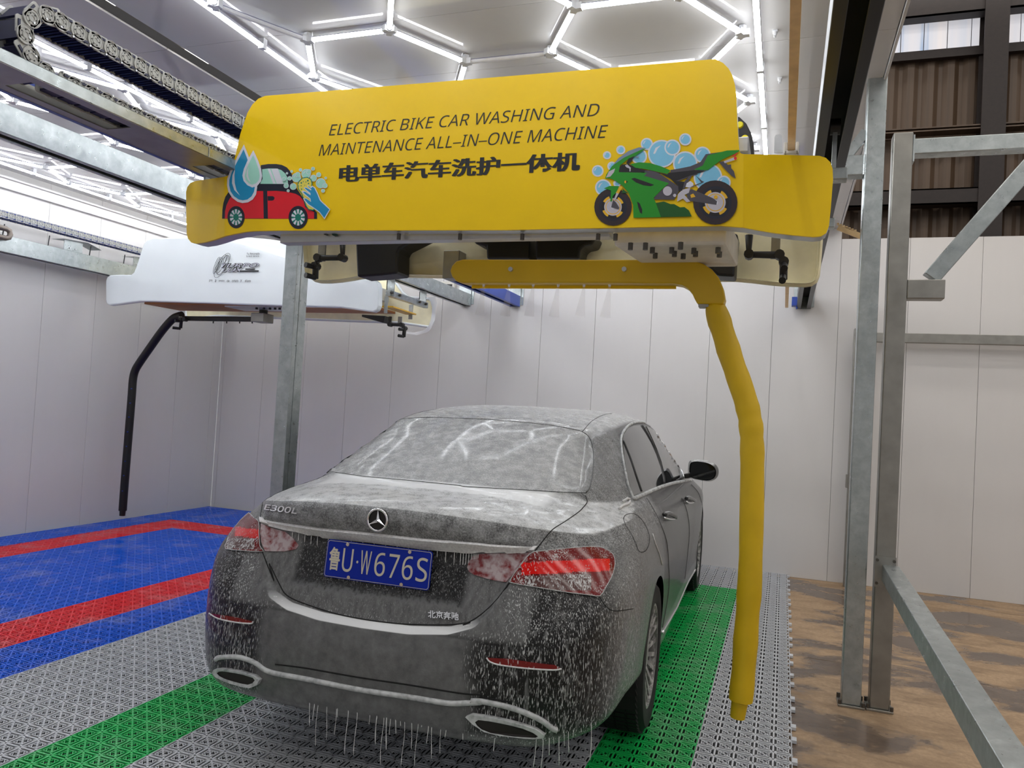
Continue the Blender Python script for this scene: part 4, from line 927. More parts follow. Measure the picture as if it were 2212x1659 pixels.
for dx in (-.04, .04):
    for dz in (.66, .78): MB().cyl((P2[0]+dx, P2[1]-.064, dz), (P2[0]+dx, P2[1]-.056, dz), .008, n=6).build('bolt', BOLT, b)
c = thing('steel_frame', (2.07, 5.30, 0), 'far square tube frame with one level rail standing against the white wall', 'frame')
MB().box(2.015, 2.095, 5.25, 5.33, .0, 2.37).build('post_tube', STEEL, c, bevel=.004)
rz0, rz1 = at(2100, 744, Y=5.29).z, at(2100, 723, Y=5.29).z
MB().box(2.095, 5.5, 5.26, 5.33, rz0, rz1).build('wall_rail', STEEL, c, bevel=.004)
MB().box(2.00, 2.015, 5.26, 5.32, .90, 1.02).build('catch', STEEL, c)
MB().bar((2.16, 5.2, 2.62), (2.06, 5.24, 2.36), .06, .06, up=(0, 1, 0)).build('brace', GALV, c)
d = thing('support_post', (-1.62, 1.79, 0), 'galvanised channel post standing behind the car between the two bays', 'post', 'galvanised posts')
PX0, PX1, PY0, PY1 = -1.668, -1.572, 1.735, 1.865
prof = [(PX0, PY0), (PX1, PY0), (PX1, PY0+.045), (PX1-.012, PY0+.045), (PX1-.012, PY0+.05), (PX1, PY0+.05), (PX1, PY1), (PX0, PY1), (PX0, PY0+.07), (PX0+.01, PY0+.07), (PX0+.01, PY0+.06), (PX0, PY0+.06)]
MB().prism([(x, y, .02) for x, y in prof], [(x, y, 2.73) for x, y in prof]).build('post_channel', GALV, d, bevel=.002, seg=1)
MB().box(-1.90, -1.42, PY0+.02, PY1-.02, 2.70, 2.76).build('cross_arm', GALV, d)
MB().box(-1.70, -1.54, 1.71, 1.89, .021, .033).build('base_plate', STEEL, d)
# ------------------------------------------------ the yellow wash machine
YS, YK = .45, 1.60
OUT = [(573,207),(558,213),(545,226),(535,243),(527,265),(519,290),(511,325),(504,355),(499,372),(494,379),(485,381.5)]
OUTL = [(485,381.5),(440,383),(405,384.5),(392,388),(384,396),(381,406),(382,450),(384,498),(388,510),(397,519),(411,522),(435,520.5),(461,516),(485,510)]
OUTB = [(485,510),(508,505),(530,501),(549,499),(600,498),(698,497.7),(1099,496.7),(1269,493),(1450,489.5),(1556,487.6),(1606,491.5)]
OUTR = [(1606,491.5),(1640,496),(1674,500),(1720,503),(1758,504.5),(1775,502),(1787,494),(1793,478),(1797,440),(1802,375),(1801,352),(1796,338),(1786,329),(1772,325.5),(1700,328.5),(1650,331),(1606,333)]
OUTT = [(1606,333),(1600,331),(1597,325),(1595,300),(1592,250),(1590,205),(1588,185),(1582,163),(1574,148),(1562,136),(1545,127.5),(1300,148),(1000,172.5),(750,193)]
def W_(p, Y=YS): return at(p[0], p[1], Y=Y)
ym = thing('wash_machine', (0.1, 1.0, 2.15), 'yellow overhead car wash machine with printed front panel and hanging arm', 'wash machine')
RIM = .05
def bendL(q): return Vector((q.x, q.y+max(0, W_((485, 450)).x-q.x)*.22, q.z))
def bendR(q): return Vector((q.x, q.y+max(0, q.x-W_((1606, 420)).x)*.22, q.z))
def sheet(name, px, bend, parent, open_edges=()):
    A = [bend(W_(p)) for p in px]; B = [q+Vector((0, .012, 0)) for q in A]
    o = MB().prism(A, B).build(name, YEL, parent); return A
main = OUT+OUTB[0:0]+[(485,510)]+OUTB[1:]+OUTT
fp = None
A = [W_(p) for p in main]; fp = MB().prism(A, [q+Vector((0, .012, 0)) for q in A]).build('front_panel', YEL, ym); tag(fp, 'yellow printed front panel with rounded shoulders')
sheet('panel_wing', OUTL, bendL, ym); sheet('panel_wing', OUTR, bendR, ym)
full = OUT[:-1]+[bl for bl in OUTL]+OUTB[1:-1]+OUTR+OUTT[1:]
def bend(q): return bendR(bendL(q))
F = [bend(W_(p)) for p in full]
cen = sum(F, Vector())/len(F)
def inset(q, d):                      # slightly smaller outline for the returned rim
    v = (q-cen); return q
rimA = [q+Vector((0, .012, 0)) for q in F]; rimB = [q+Vector((0, RIM+.03, 0)) for q in F]
MB().prism(rimA, rimB, caps=(0, 0)).build('panel_rim', ALU, ym, smooth=40)
# back panel: seen from inside, bare fibreglass
K = [Vector((q.x, YK+(YS-q.y), q.z)) for q in F]
MB().prism(K, [q+Vector((0, .012, 0)) for q in K]).build('back_panel', CREAM, ym, smooth=30)
MB().tube(K, .012, 6, closed=True).build('back_edge', CREAM, ym, smooth=True)
MB().prism([q+Vector((0, -.05, 0)) for q in K], K, caps=(0, 0)).build('back_rim', CREAM, ym, smooth=40)
# print on the front panel
def on_panel(d): return lambda u, v, c=0: Vector((u, YS-d, v))
def line_text(s, bl, br, cap, bold, shear, name='lettering', d=.0012):
    q0, q1 = W_(bl), W_(br); zc = W_((br[0], br[1]-cap)).z-W_(br).z; zb = (q0.z+q1.z)/2
    mb = MB(); place_text(mb, s, q0.x, q1.x, zb, zb+zc, on_panel(d), bold, shear); return mb.build(name, INK, fp, fix=False)
line_text('ELECTRIC BIKE CAR WASHING AND', (711, 286), (1294, 258.5), 27, -.004, .22)
line_text('MAINTENANCE ALL–IN–ONE MACHINE', (689, 330), (1312, 306), 28, -.004, .22)
for dx_ in (-2.2, 0, 2.2): line_text('电单车汽车洗护一体机', (734+dx_, 387), (1250+dx_, 377), 41, .008, 0, d=.0015+dx_*.0002)
PM = [plain('print_'+n, srgb(*c), .4, 0, .02) for n, c in (('navy', (20, 26, 44)), ('red', (222, 26, 42)), ('mint', (158, 214, 196)), ('white', (214, 216, 226)), ('blue', (20, 142, 190)), ('teal', (10, 120, 104)), ('sponge', (222, 208, 80)), ('green', (24, 140, 24)), ('dark_green', (10, 84, 20)), ('grey', (74, 70, 78)), ('black', (20, 16, 22)), ('sky', (124, 194, 226)), ('silver', (190, 186, 196)), ('amber', (226, 176, 30)), ('tyre', (44, 30, 34)), ('slate', (120, 138, 158)))]
NM = {n: i for i, n in enumerate(('navy', 'red', 'mint', 'white', 'blue', 'teal', 'sponge', 'green', 'dark_green', 'grey', 'black', 'sky', 'silver', 'amber', 'tyre', 'slate'))}
class Pic:
    def __init__(s, ox, oy, sc): s.o = (ox, oy, sc); s.mb = MB(); s.d = .0008
    def poly(s, pts, col, smooth=0):
        ox, oy, sc = s.o; s.d += .00006
        P = [(ox+x/sc, oy+y/sc) for x, y in pts]
        if smooth: 
            Q = smoothline([P[-1]]+P+[P[0], P[1]], 4)[4:-4]; P = [(q.x, q.y) for q in Q][:-1]
        q = [W_(p) for p in P]; b = len(s.mb.v); s.mb.v += [(v.x, YS-s.d, v.z) for v in q]
        tris = geometry.tessellate_polygon([[Vector((v.x, v.z, 0)) for v in q]])
        for t in tris: s.mb.face([b+i for i in t], NM[col])
    def disc(s, x, y, rx, ry, col): s.poly([(x+rx*math.cos(a*math.pi/14), y+ry*math.sin(a*math.pi/14)) for a in range(28)], col)
    def inset(s, pts, d):
        cx, cy = sum(p[0] for p in pts)/len(pts), sum(p[1] for p in pts)/len(pts)
        return [(cx+(x-cx)*(1-d/max(1, math.hypot(x-cx, y-cy))), cy+(y-cy)*(1-d/max(1, math.hypot(x-cx, y-cy)))) for x, y in pts]
    def bubble(s, x, y, r, c, w): s.disc(x, y, r, r, 'white'); s.disc(x, y, r-w, r-w, c); s.poly([(x-r*.62, y), (x-r*.45, y-r*.42), (x-r*.05, y-r*.62), (x-r*.30, y-r*.36), (x-r*.48, y)], 'white')
    def build(s, name): return s.mb.build(name, PM, fp, fix=False)
p = Pic(480, 330, 8.508)
p.poly([(0,1212),(5,1050),(25,920),(60,810),(110,735),(200,690),(640,640),(690,420),(715,228),(850,208),(1000,208),(1100,225),(1190,270),(1260,350),(1300,440),(1310,560),(1400,700),(1500,850),(1560,1000),(1700,1060),(1745,1100),(1745,1216)], 'navy')
p.poly([(50,1208),(55,1080),(80,970),(130,860),(180,790),(300,740),(650,705),(755,705),(765,1208)], 'red')
p.poly([(830,705),(1000,702),(1200,720),(1350,755),(1430,800),(1500,890),(1530,1000),(1690,1090),(1690,1212),(845,1212)], 'red')
p.poly([(835,798),(930,798),(960,815),(965,840),(950,870),(920,882),(840,882)], 'navy')
p.poly([(735,305),(850,290),(1000,290),(1090,320),(1160,380),(1200,450),(1215,575),(700,572),(745,480)], 'mint')
p.poly([(838,300),(880,296),(988,570),(940,570)], 'white'); p.poly([(905,298),(1025,293),(1130,573),(1005,571)], 'white')
for cx, cy, rx, ry, ix, iy in ((258, 1185, 158, 205, 113, 147), (1400, 1190, 176, 212, 124, 150)):
    p.disc(cx, cy, rx, ry, 'navy'); p.disc(cx, cy, ix, iy, 'teal')
    for k in range(10):
        a0 = 2*math.pi*(k+.2)/10; a1 = 2*math.pi*(k+.75)/10; p.poly([(cx+ix*.45*math.cos((a0+a1)/2-.2), cy+iy*.45*math.sin((a0+a1)/2-.2)), (cx+ix*math.cos(a0), cy+iy*math.sin(a0)), (cx+ix*math.cos((a0+a1)/2), cy+iy*math.sin((a0+a1)/2)), (cx+ix*math.cos(a1), cy+iy*math.sin(a1)), (cx+ix*.45*math.cos((a0+a1)/2+.2), cy+iy*.45*math.sin((a0+a1)/2+.2))], 'white')
dropA = [(406,-150),(330,-10),(240,160),(150,340),(100,480),(95,600),(120,720),(190,830),(290,905),(380,928),(480,915),(570,860),(630,770),(650,640),(630,480),(560,260),(490,60)]
p.poly(dropA, 'white'); p.poly([(400,-60),(340,60),(260,210),(180,370),(138,500),(135,600),(160,710),(220,800),(310,862),(385,878),(470,862),(545,805),(592,720),(605,640),(585,470),(520,270),(460,90)], 'blue')
dropB = [(578,-44),(530,40),(470,150),(405,300),(378,420),(400,520),(470,600),(560,642),(650,612),(720,530),(742,430),(722,300),(670,150),(625,50)]
p.poly(dropB, 'white'); p.poly([(575,45),(520,150),(450,310),(420,430),(440,510),(500,568),(560,590),(630,565),(685,500),(698,425),(680,310),(620,140)], 'mint')
p.poly([(245,285),(195,420),(188,560),(230,690),(335,792),(270,690),(238,560),(232,420)], 'white'); p.poly([(492,265),(460,340),(452,430),(480,500),(532,548),(500,480),(482,420),(482,340)], 'white')
for x, y, r in ((1370,460,85),(1550,390,88),(1685,470,62),(1820,565,92),(1185,610,48),(1315,625,62),(1250,475,40),(1400,410,52),(1450,320,32),(1600,355,48),(1680,300,36),(1785,410,46),(1900,610,48),(1865,705,36),(1915,470,25),(1290,350,26),(1205,385,22),(1150,490,38),(1228,705,28)): p.bubble(x, y, r, 'mint', 8)
sp = [(1395,600),(1420,530),(1490,465),(1580,450),(1650,490),(1675,570),(1660,640),(1690,800),(1720,950),(1740,1030),(1690,1070),(1600,1058),(1550,990),(1520,900),(1470,760),(1410,680)]
p.poly(sp, 'teal'); p.poly([(1410,600),(1435,540),(1495,482),(1575,466),(1638,502),(1658,570),(1645,640),(1672,800),(1700,950),(1718,1020),(1685,1052),(1608,1040),(1565,980),(1535,895),(1485,752),(1425,675)], 'sponge')
for x, y, r in ((1470,562,14),(1590,520,16),(1555,545,9),(1603,573,12),(1467,615,10),(1475,677,12),(1535,605,7),(1425,618,8),(1508,540,8)): p.disc(x, y, r, r*1.1, 'teal')
hand = [(1590,600),(1640,640),(1670,612),(1725,650),(1775,750),(1825,870),(1845,895),(2005,1048),(1897,1230),(1800,1105),(1700,1035),(1590,965),(1525,890),(1503,845),(1555,835),(1640,898),(1620,850),(1540,790),(1480,730),(1490,702),(1540,710),(1615,760),(1555,700),(1514,655),(1555,635),(1635,685),(1582,625)]
p.poly(hand, 'white'); p.poly([(1600,615),(1648,658),(1678,632),(1712,660),(1760,758),(1808,878),(1832,908),(1985,1050),(1893,1205),(1808,1092),(1710,1020),(1600,948),(1540,880),(1522,853),(1560,852),(1650,912),(1640,850),(1556,780),(1500,730),(1538,724),(1640,790),(1640,750),(1570,694),(1532,655),(1558,650),(1650,700),(1655,680),(1598,632)], 'blue')
p.build('car_picture')
p = Pic(1270, 270, 6.32)
for x, y, r in ((135,628,80),(210,855,112),(262,415,56),(450,342,62),(805,262,84),(700,430,108),(330,565,64),(400,800,52),(1010,395,190),(1155,310,110),(1330,200,84),(1330,530,168),(1565,410,112),(1640,720,196),(1855,790,96)): p.bubble(x, y, r, 'sky', 20)
for cx, cy, R in ((345, 1122, 256), (1740, 1062, 302)):
    p.disc(cx, cy, R, R, 'tyre'); p.disc(cx, cy, R*.74, R*.74, 'navy'); p.disc(cx, cy, R*.62, R*.62, 'black')
    for k in range(4):
        a0 = math.pi/2*k+.5; p.poly([(cx+R*.60*math.cos(a0+j*.18), cy+R*.60*math.sin(a0+j*.18)) for j in range(5)]+[(cx+R*.36*math.cos(a0+.72-j*.18), cy+R*.36*math.sin(a0+.72-j*.18)) for j in range(5)], 'amber')
    p.disc(cx, cy, R*.47, R*.47, 'silver'); p.disc(cx, cy, R*.40, R*.40, 'amber'); p.disc(cx, cy, R*.36, R*.36, 'silver'); p.disc(cx, cy, R*.12, R*.12, 'white')
p.poly([(1330,900),(1420,880),(1700,1000),(1765,1045),(1755,1097),(1540,1062),(1370,1040),(1350,960)], 'grey'); p.poly([(1400,960),(1440,940),(1470,985),(1410,1000)], 'amber')
p.poly([(1200,765),(1480,655),(1500,680),(1420,700),(1320,880),(1290,880),(1300,800),(1370,720),(1210,785)], 'grey')
p.poly([(1230,950),(1290,890),(1400,860),(1380,930),(1320,960),(1400,1050),(1350,1060),(1300,1010),(1220,1050)], 'silver'); p.poly([(1350,800),(1400,770),(1440,800),(1440,850),(1380,860),(1335,850)], 'white')
p.poly([(1470,690),(1560,770),(1590,780),(1440,850),(1400,850),(1550,790)], 'grey')
p.poly([(430,650),(430,590),(470,545),(560,540),(700,600),(900,640),(1080,680),(1110,655),(1450,620),(1620,630),(1420,690),(1200,770),(1320,780),(1290,900),(1240,915),(1235,840),(1130,740),(1000,670),(880,630),(720,655)], 'black')
p.poly([(780,628),(850,625),(950,650),(1050,715),(1235,840),(1240,920),(1180,1025),(900,1020),(920,980),(1110,800),(770,700)], 'grey')
p.poly([(1130,620),(1250,600),(1400,570),(1540,510),(1610,405),(1900,362),(1640,435),(1590,560),(1450,622),(1130,658)], 'grey')
p.poly([(240,735),(255,680),(330,570),(500,440),(640,370),(800,320),(640,440),(540,480),(440,560),(425,650),(810,658),(770,698),(1110,800),(1030,870),(900,1000),(930,1068),(1040,1050),(1130,1085),(1180,1085),(1260,1130),(1320,1125),(1380,1170),(1420,1255),(625,1272),(620,1100),(560,930),(470,830),(380,770),(310,735)], 'green')
p.poly([(580,540),(700,515),(850,525),(1000,570),(1130,625),(1090,675),(950,645),(800,610),(650,590)], 'green')
p.poly([(1450,615),(1600,622),(1640,620),(1760,530),(1830,480),(2065,370),(2070,348),(1900,355),(1640,420),(1570,560)], 'green'); p.poly([(1950,440),(2060,370),(2010,430)], 'red')
p.poly([(930,1068),(1040,1050),(1130,1085),(1180,1085),(1260,1130),(1320,1125),(1380,1170),(1420,1255),(1000,1262),(960,1150)], 'dark_green')
p.poly([(340,560),(420,460),(560,360),(700,312),(790,318),(640,385),(500,450)], 'slate'); p.poly([(250,725),(290,640),(375,600),(360,650),(310,710)], 'silver')
p.poly([(595,740),(640,728),(760,770),(908,822),(860,842),(760,828),(660,790)], 'black'); p.poly([(675,1050),(710,1075),(745,1160),(742,1220),(715,1200),(690,1130)], 'black'); p.poly([(525,530),(560,465),(640,430),(600,500),(560,545)], 'black')
p.poly([(500,770),(515,762),(550,780),(515,806),(502,800)], 'black'); p.disc(514, 784, 12, 20, 'amber')
p.poly([(510,560),(540,545),(590,590),(585,640),(572,640),(570,600),(530,585)], 'silver'); p.poly([(645,430),(690,440),(705,425),(700,450),(670,462)], 'slate')
p.poly([(222,872),(300,838),(430,840),(400,920),(345,975),(330,1050),(310,1050),(320,900)], 'green'); p.poly([(440,840),(478,852),(420,955),(385,935)], 'amber'); p.poly([(395,930),(425,945),(375,1035),(358,1025)], 'silver')
p.poly([(350,1030),(385,1060),(430,1130),(425,1155),(340,1130),(320,1130)], 'grey'); p.poly([(480,880),(560,940),(470,935)], 'dark_green')
p.disc(1090, 908, 62, 64, 'silver'); p.disc(1188, 968, 22, 22, 'silver'); p.disc(1748, 990, 26, 26, 'amber')
p.poly([(1790,515),(1860,500),(1960,600),(1995,640),(2020,740),(1960,700),(1880,620)], 'grey'); p.poly([(1870,560),(1955,545),(1958,595),(1900,600)], 'grey'); p.poly([(1855,505),(2000,448),(2020,480),(1870,530)], 'silver'); p.disc(2014, 462, 20, 22, 'red')
p.build('motorbike_picture')
# chassis under and behind the front panel
zq = W_((900, 500), .52).z
MB().box(at(612, 512, Y=.56).x, W_((1322, 515), .575).x, .535, .60, zq-.035, zq+.03).build('front_beam', ALU, ym, bevel=.004)
MB().box(-.95, 1.25, .60, .62, zq+.03, zq+.22).build('inner_plate', STEEL, ym)
MB().box(-.95, 1.25, 1.40, 1.47, zq+.36, zq+.43).build('rear_beam', ALU, ym, bevel=.004)
for x in (-.98, 1.20): MB().box(x, x+.06, .60, 1.44, zq+.30, zq+.36).build('side_beam', ALU, ym, bevel=.004)
MB().box(-.5, .7, .8, 1.3, 2.45, 2.62).build('motor_housing', BLK, ym, bevel=.02)
for x0, x1 in ((-1.42, -1.0), (1.22, 1.62)):
    for yy in (.62, 1.38): MB().box(x0, x1, yy, yy+.06, 2.39, 2.435).build('carriage_bar', GALV, ym, bevel=.004)
for xr in (-1.371, 1.571):
    for yy in (.65, 1.41):
        MB().cyl((xr-.018, yy, 2.60), (xr+.018, yy, 2.60), .030, n=16).build('roller', BLK, ym, smooth=40); MB().box(xr-.008, xr+.008, yy-.015, yy+.015, 2.435, 2.60).build('roller_stem', GALV, ym)
for px in (705, 724): c_ = at(px, 505, Y=.525); MB().cyl((c_.x, .53, c_.z), (c_.x, .515, c_.z), .012 if px > 710 else .008, n=8).build('bolt', BOLT if px < 710 else plain('green_cap', srgb(20, 60, 44), .4), ym)
for px in (1286, 1324, 850, 984, 1120): c_ = W_((px, 501)); MB().cyl((c_.x, .50, c_.z-.022), (c_.x, .50, c_.z+.004), .009, n=8).build('bolt', BOLT, ym)
# black blower ducts in front of the back panel
def duct(px, y=1.38, dep=.16):
    A = [at(q[0], q[1], Y=y) for q in px]; B = [q+Vector((0, dep, 0)) for q in A]
    return MB().prism(A, B).build('blower_duct', BLK, ym, bevel=.012)
dz = lambda L: [(640+x/3.456, 480+y/3.456) for x, y in L]
duct(dz([(440,100),(445,250),(452,408),(600,398),(752,382),(755,230),(770,195),(820,170),(900,130),(960,100)]))
duct(dz([(1270,100),(1340,160),(1415,180),(1420,275),(1735,275),(1742,100)]))
duct(dz([(1785,100),(1785,275),(2112,275),(2120,200),(2150,178),(2212,165),(2240,100)]))
dz2 = lambda L: [(1250+x/4.022, 480+y/4.022) for x, y in L]
duct(dz2([(1330,90),(1320,300),(1100,360),(1200,462),(1355,472),(1365,300),(1385,100)]))
MB().box(at(962, 590, Y=1.50).x, at(996, 590, Y=1.50).x, 1.46, 1.56, at(980, 604, Y=1.5).z, zq+.12).build('hanger_plate', STEEL, ym, bevel=.004)
MB().box(at(905, 520, Y=1.3).x-.06, at(905, 520, Y=1.3).x+.03, 1.3, 1.36, 2.36, 2.42).build('blue_valve', BLUEP, ym, bevel=.01)
# gear box with its bolts
GY = .575
gx0, gx1 = W_((1326, 515), GY).x, W_((1569, 515), GY).x; gz1, gz0 = W_((1450, 499), GY).z, W_((1450, 529), GY).z
g = MB().add([(gx0, GY, gz0), (gx1, GY, gz0), (gx1, GY, gz1+.06), (gx0, GY, gz1+.06), (gx0+.06, 1.02, gz0-.005), (gx1+.02, 1.02, gz0-.005), (gx1+.02, 1.02, gz1+.06), (gx0+.06, 1.02, gz1+.06)], [(0, 1, 2, 3), (4, 7, 6, 5), (0, 4, 5, 1), (3, 2, 6, 7), (0, 3, 7, 4), (1, 5, 6, 2)]).build('gear_box', WHITEP, ym, bevel=.012)
for zx, zy in ((580,215),(640,245),(665,290),(808,245),(832,275),(885,210),(908,295),(1000,250),(1015,275),(1210,245),(1222,280),(450,215)):
    q = at(1250+zx/4.022, 480+zy/4.022, Z=gz0-.012); MB().cyl((q.x, q.y, gz0-.024), (q.x, q.y, gz0+.004), .011, n=6).build('gear_bolt', BOLT, g)
# rotating arm
YA = .95
sx = at(1437, 555, Y=YA); MB().cyl((sx.x, YA, 2.09), (sx.x, YA, gz0), .035, n=16).cyl((sx.x, YA, 2.155), (sx.x, YA, 2.165), .055, n=16).build('arm_shaft', PIPE, ym, smooth=40)
def AW(p): return at(p[0], p[1], Y=YA-.04)
co = [(1000,560),(1200,560.5),(1480,561),(1500,563),(1520,570),(1538,582),(1553,600),(1562,622),(1566,645),(1563,657),(1506,656)]
ci = [(1500,645),(1495,634),(1485,622),(1472,615),(1455,612),(1300,611),(1000,611)]
le = [(985,607),(976,597),(972,585),(976,574),(985,564)]
A = [AW(q) for q in co+ci+le]; B = [q+Vector((0, .085, 0)) for q in A]
arm = MB().prism(A, B).build('arm_cover', YELD, ym, bevel=.006); tag(arm, 'yellow swinging arm cover with a rounded elbow')
z_lo = AW((1100, 611)).z
MB().box(AW((992, 611)).x+.03, AW((1455, 611)).x, YA+.045, YA+.055, z_lo-.012, z_lo+.06).build('arm_lip', YEL, arm)
for px in ((1104, 582), (1349, 582)):
    q = AW(px); MB().cyl((q.x, YA-.052, q.z), (q.x, YA-.04, q.z), .011, n=10).build('cover_bolt', ALU, arm)
for px in (1045, 1100, 1152, 1206, 1262, 1317):
    q = at(px, 612, Y=YA); MB().cyl((q.x, YA, z_lo-.01), (q.x, YA, z_lo+.02), .006, .010, n=8).build('spray_nozzle', CLEARP, arm)
MB().cyl((0, 0, 0), (0, 0, .0001), .001, n=3) if 0 else None
leg = [(1541,655),(1547,672),(1560,712),(1580,775),(1600,832),(1612,870),(1620,905),(1624,945),(1625,1000),(1624,1100),(1620,1250),(1613,1350),(1606,1450),(1600,1512)]
LP = [at(q[0], q[1], Y=YA) for q in smoothline(leg, 3)]
rad = [.049+.0015*math.sin(i*1.7)+.001*math.sin(i*4.1) for i in range(len(LP))]; rad[:4] = [.030, .037, .042, .046]
sl = MB().tube(LP, rad, 18).build('arm_sleeve', YELF, ym, smooth=50); tag(sl, 'yellow foam sleeve over the hanging arm')
q0, q1 = at(1598, 1515, Y=YA), at(1593, 1550, Y=YA)
MB().cyl(q0, q1, .034, .030, 14).build('sleeve_end', YELF, sl, smooth=40)
MB().box(AW((1508, 660)).x, AW((1530, 660)).x, YA-.03, YA+.03, AW((1515, 662)).z, AW((1515, 650)).z).build('arm_tube', STEEL, arm)
# spray pipes at both ends
def pipe(name, pts, r, parent, mat=PIPE): return MB().tube(pts, r, 8).build(name, mat, parent, smooth=True)
def spray(pp, y, parent, jets, br):
    q = [at(a, b, Y=y) for a, b in pp]; o = pipe('spray_pipe', q, .017, parent)
    for a in q[1:-1]:
        MB().cyl(a-Vector((0, .022, 0)), a+Vector((0, .022, 0)), .021, n=10).build('elbow', PIPE, o, smooth=40)
    for (a, b), (c_, d_) in jets:
        MB().cyl(at(a, b, Y=y), at(c_, d_, Y=y-.06), .013, .015, n=10).build('spray_jet', BLK, o, smooth=40)
    x0, y0, x1, y1 = br
    A0, A1 = at(x0, y0, Y=y+.02), at(x1, y1, Y=y+.02); MB().box(A0.x, A1.x, y+.01, y+.02, A1.z, A0.z).build('pipe_bracket', STEEL, o)
spray([(740,520),(740,557),(688,557),(682,575),(681,602)], 1.10, ym, [((681,577),(660,572)), ((681,600),(660,594))], (691, 515, 703, 565))
spray([(1618,508),(1618,550),(1684,551),(1693,566),(1692,604)], .98, ym, [((1693,568),(1694,580)), ((1692,596),(1690,606))], (1667, 505, 1684, 560))
# things on the shoulder: belt clamp, guide plate, hose chain
bx0, bx1 = 1.404, 1.431; bz = 2.505
belt = MB().box(bx0, bx1, -2.3, 4.9, bz, bz+.004)
tb = belt.build('toothed_belt', TAN); tag(tb, 'tan toothed drive belt running along the bay under the ceiling', 'belt')
cl = W_((1710, 310), .62)
MB().box(bx0-.012, bx1+.012, .60, .72, bz-.014, bz-.002).box(bx0-.014, bx0-.002, .60, .72, bz-.014, bz+.03).box(bx1+.002, bx1+.014, .60, .72, bz-.014, bz+.03).build('belt_clamp', WHITEP, ym, bevel=.003)
MB().box(bx0-.01, bx1+.01, .61, .71, 2.44, bz-.014).build('clamp_block', WHITEP, ym)
gp = [at(q[0], q[1], Y=.70) for q in ((1672,330),(1673,296),(1676,291),(1685,289.5),(1689,293),(1690,330))]
MB().prism(gp, [q+Vector((0, .006, 0)) for q in gp]).build('guide_plate', ALU, ym)
hc = thing('hose_chain', (1.2, 1.1, 2.5), 'black hose chain with yellow pins curling beside the front panel', 'cable chain', 'cable chains')
ch = [at(q[0], q[1], Y=.95) for q in ((1580,250),(1597,252),(1612,266),(1622,286),(1628,310),(1629,335),(1625,350),(1580,352),(1570,300))]
MB().prism(ch, [q+Vector((0, .06, 0)) for q in ch]).build('chain_cheek', BLK, hc, bevel=.004)
for q in ((1598,270),(1609,299)):
    w = at(q[0], q[1], Y=.95); MB().cyl(w, w-Vector((0, .008, 0)), .016, .012, n=14).build('yellow_pin', plain('bright_yellow', srgb(238, 226, 20), .4), hc, smooth=40)
MB().box(1.10, 1.16, .95, 1.02, 2.36, 2.60).build('chain_anchor', GALV, hc)
lb_ = MB(); q0 = at(1810, 491, Y=2.2); q1 = at(1866, 513, Y=2.2)
lb_.bar(q0, q1, .012, .03)
for i in range(7): lb_.obox(q0+(q1-q0)*(i/9)+Vector((0, 0, .018)), (.006, 0, 0), (0, .006, 0), (0, 0, .006))
lb_.build('belt_tail', TAN, bpy.data.objects['guide_rail'])
# ------------------------------------------------ the white wash machine
YWf, YWb = 3.40, 4.50
wm = thing('wash_machine', (-3.45, 3.9, 2.2), 'white overhead car wash machine with black hanging arm in the far bay', 'wash machine')
WO = [(330,514),(319,517),(311,525),(305,540),(296,570),(289,588),(283,593),(250,593.3),(238,594),(231,598),(228,606),(228,648),(230,656),(236,659.5),(250,658),(275,654.5),(300,651),(330,651.5),(450,655),(618,661),(735,664),(785,671),(806,674),(814,670),(818,660),(819,620),(816,610),(810,605),(800,603.5),(760,601),(745,590),(725,560),(705,543),(670,533),(620,522.5),(580,516),(540,512.5),(440,511.5)]
WF = [at(q[0], q[1], Y=YWf) for q in WO]
wf = MB().prism(WF, [q+Vector((0, .07, 0)) for q in WF]).build('front_panel', WHITEG, wm, bevel=.012); tag(wf, 'plain white front panel with small printed emblem')
WK = [q+Vector((0, YWb-YWf, 0)) for q in WF]
MB().prism(WK, [q+Vector((0, .012, 0)) for q in WK]).build('back_panel', CREAM, wm, smooth=30); MB().tube(WK, .014, 6, closed=True).build('back_edge', WHITEG, wm, smooth=True)
x0, x1 = WF[16].x, WF[20].x; zb = at(500, 657, Y=YWf).z
MB().box(x0, x1+.25, YWf+.07, YWf+.55, zb+.0, zb+.02).build('under_tray', ORANGE, wm)
MB().box(x0+.1, x1-.1, YWf+.55, YWb-.05, zb+.18, zb+.30).build('rear_beam', ALU, wm)
MB().box(at(500, 670, Y=3.6).x, at(620, 670, Y=3.6).x, 3.5, 3.8, zb-.012, zb).build('arm_plate', ALU, wm)
# arm mechanism and black arm
YB2 = 3.72
def BW(a, b, y=YB2): return at(a, b, Y=y)
MB().bar(BW(400, 688), BW(560, 690), .05, .045).build('arm_beam', PIPE, wm, bevel=.008)
MB().box(BW(553, 690).x, BW(580, 690).x, YB2-.08, YB2+.08, BW(565, 697).z, BW(565, 678).z).build('arm_gear', STEEL, wm, bevel=.006)
MB().cyl((BW(568, 690).x, YB2, BW(568, 680).z), (BW(568, 690).x, YB2, zb), .04, n=12).build('arm_shaft', PIPE, wm)
for px in (461, 490, 518, 545): q = BW(px, 692); MB().cyl(q, q-Vector((0, 0, .03)), .006, n=6).build('spray_nozzle', PIPE, wm)
for px in (551, 567, 580, 591, 601): q = at(px, 671, Y=3.5); MB().cyl((q.x, 3.52, zb-.03), (q.x, 3.52, zb-.012), .012, n=8).build('bolt', BLK, wm)
bl = [(393,681),(385,683),(372,690),(350,715),(325,750),(300,786),(291,803),(287,822),(285,850),(281,900),(276,960),(268,1060),(265,1103)]
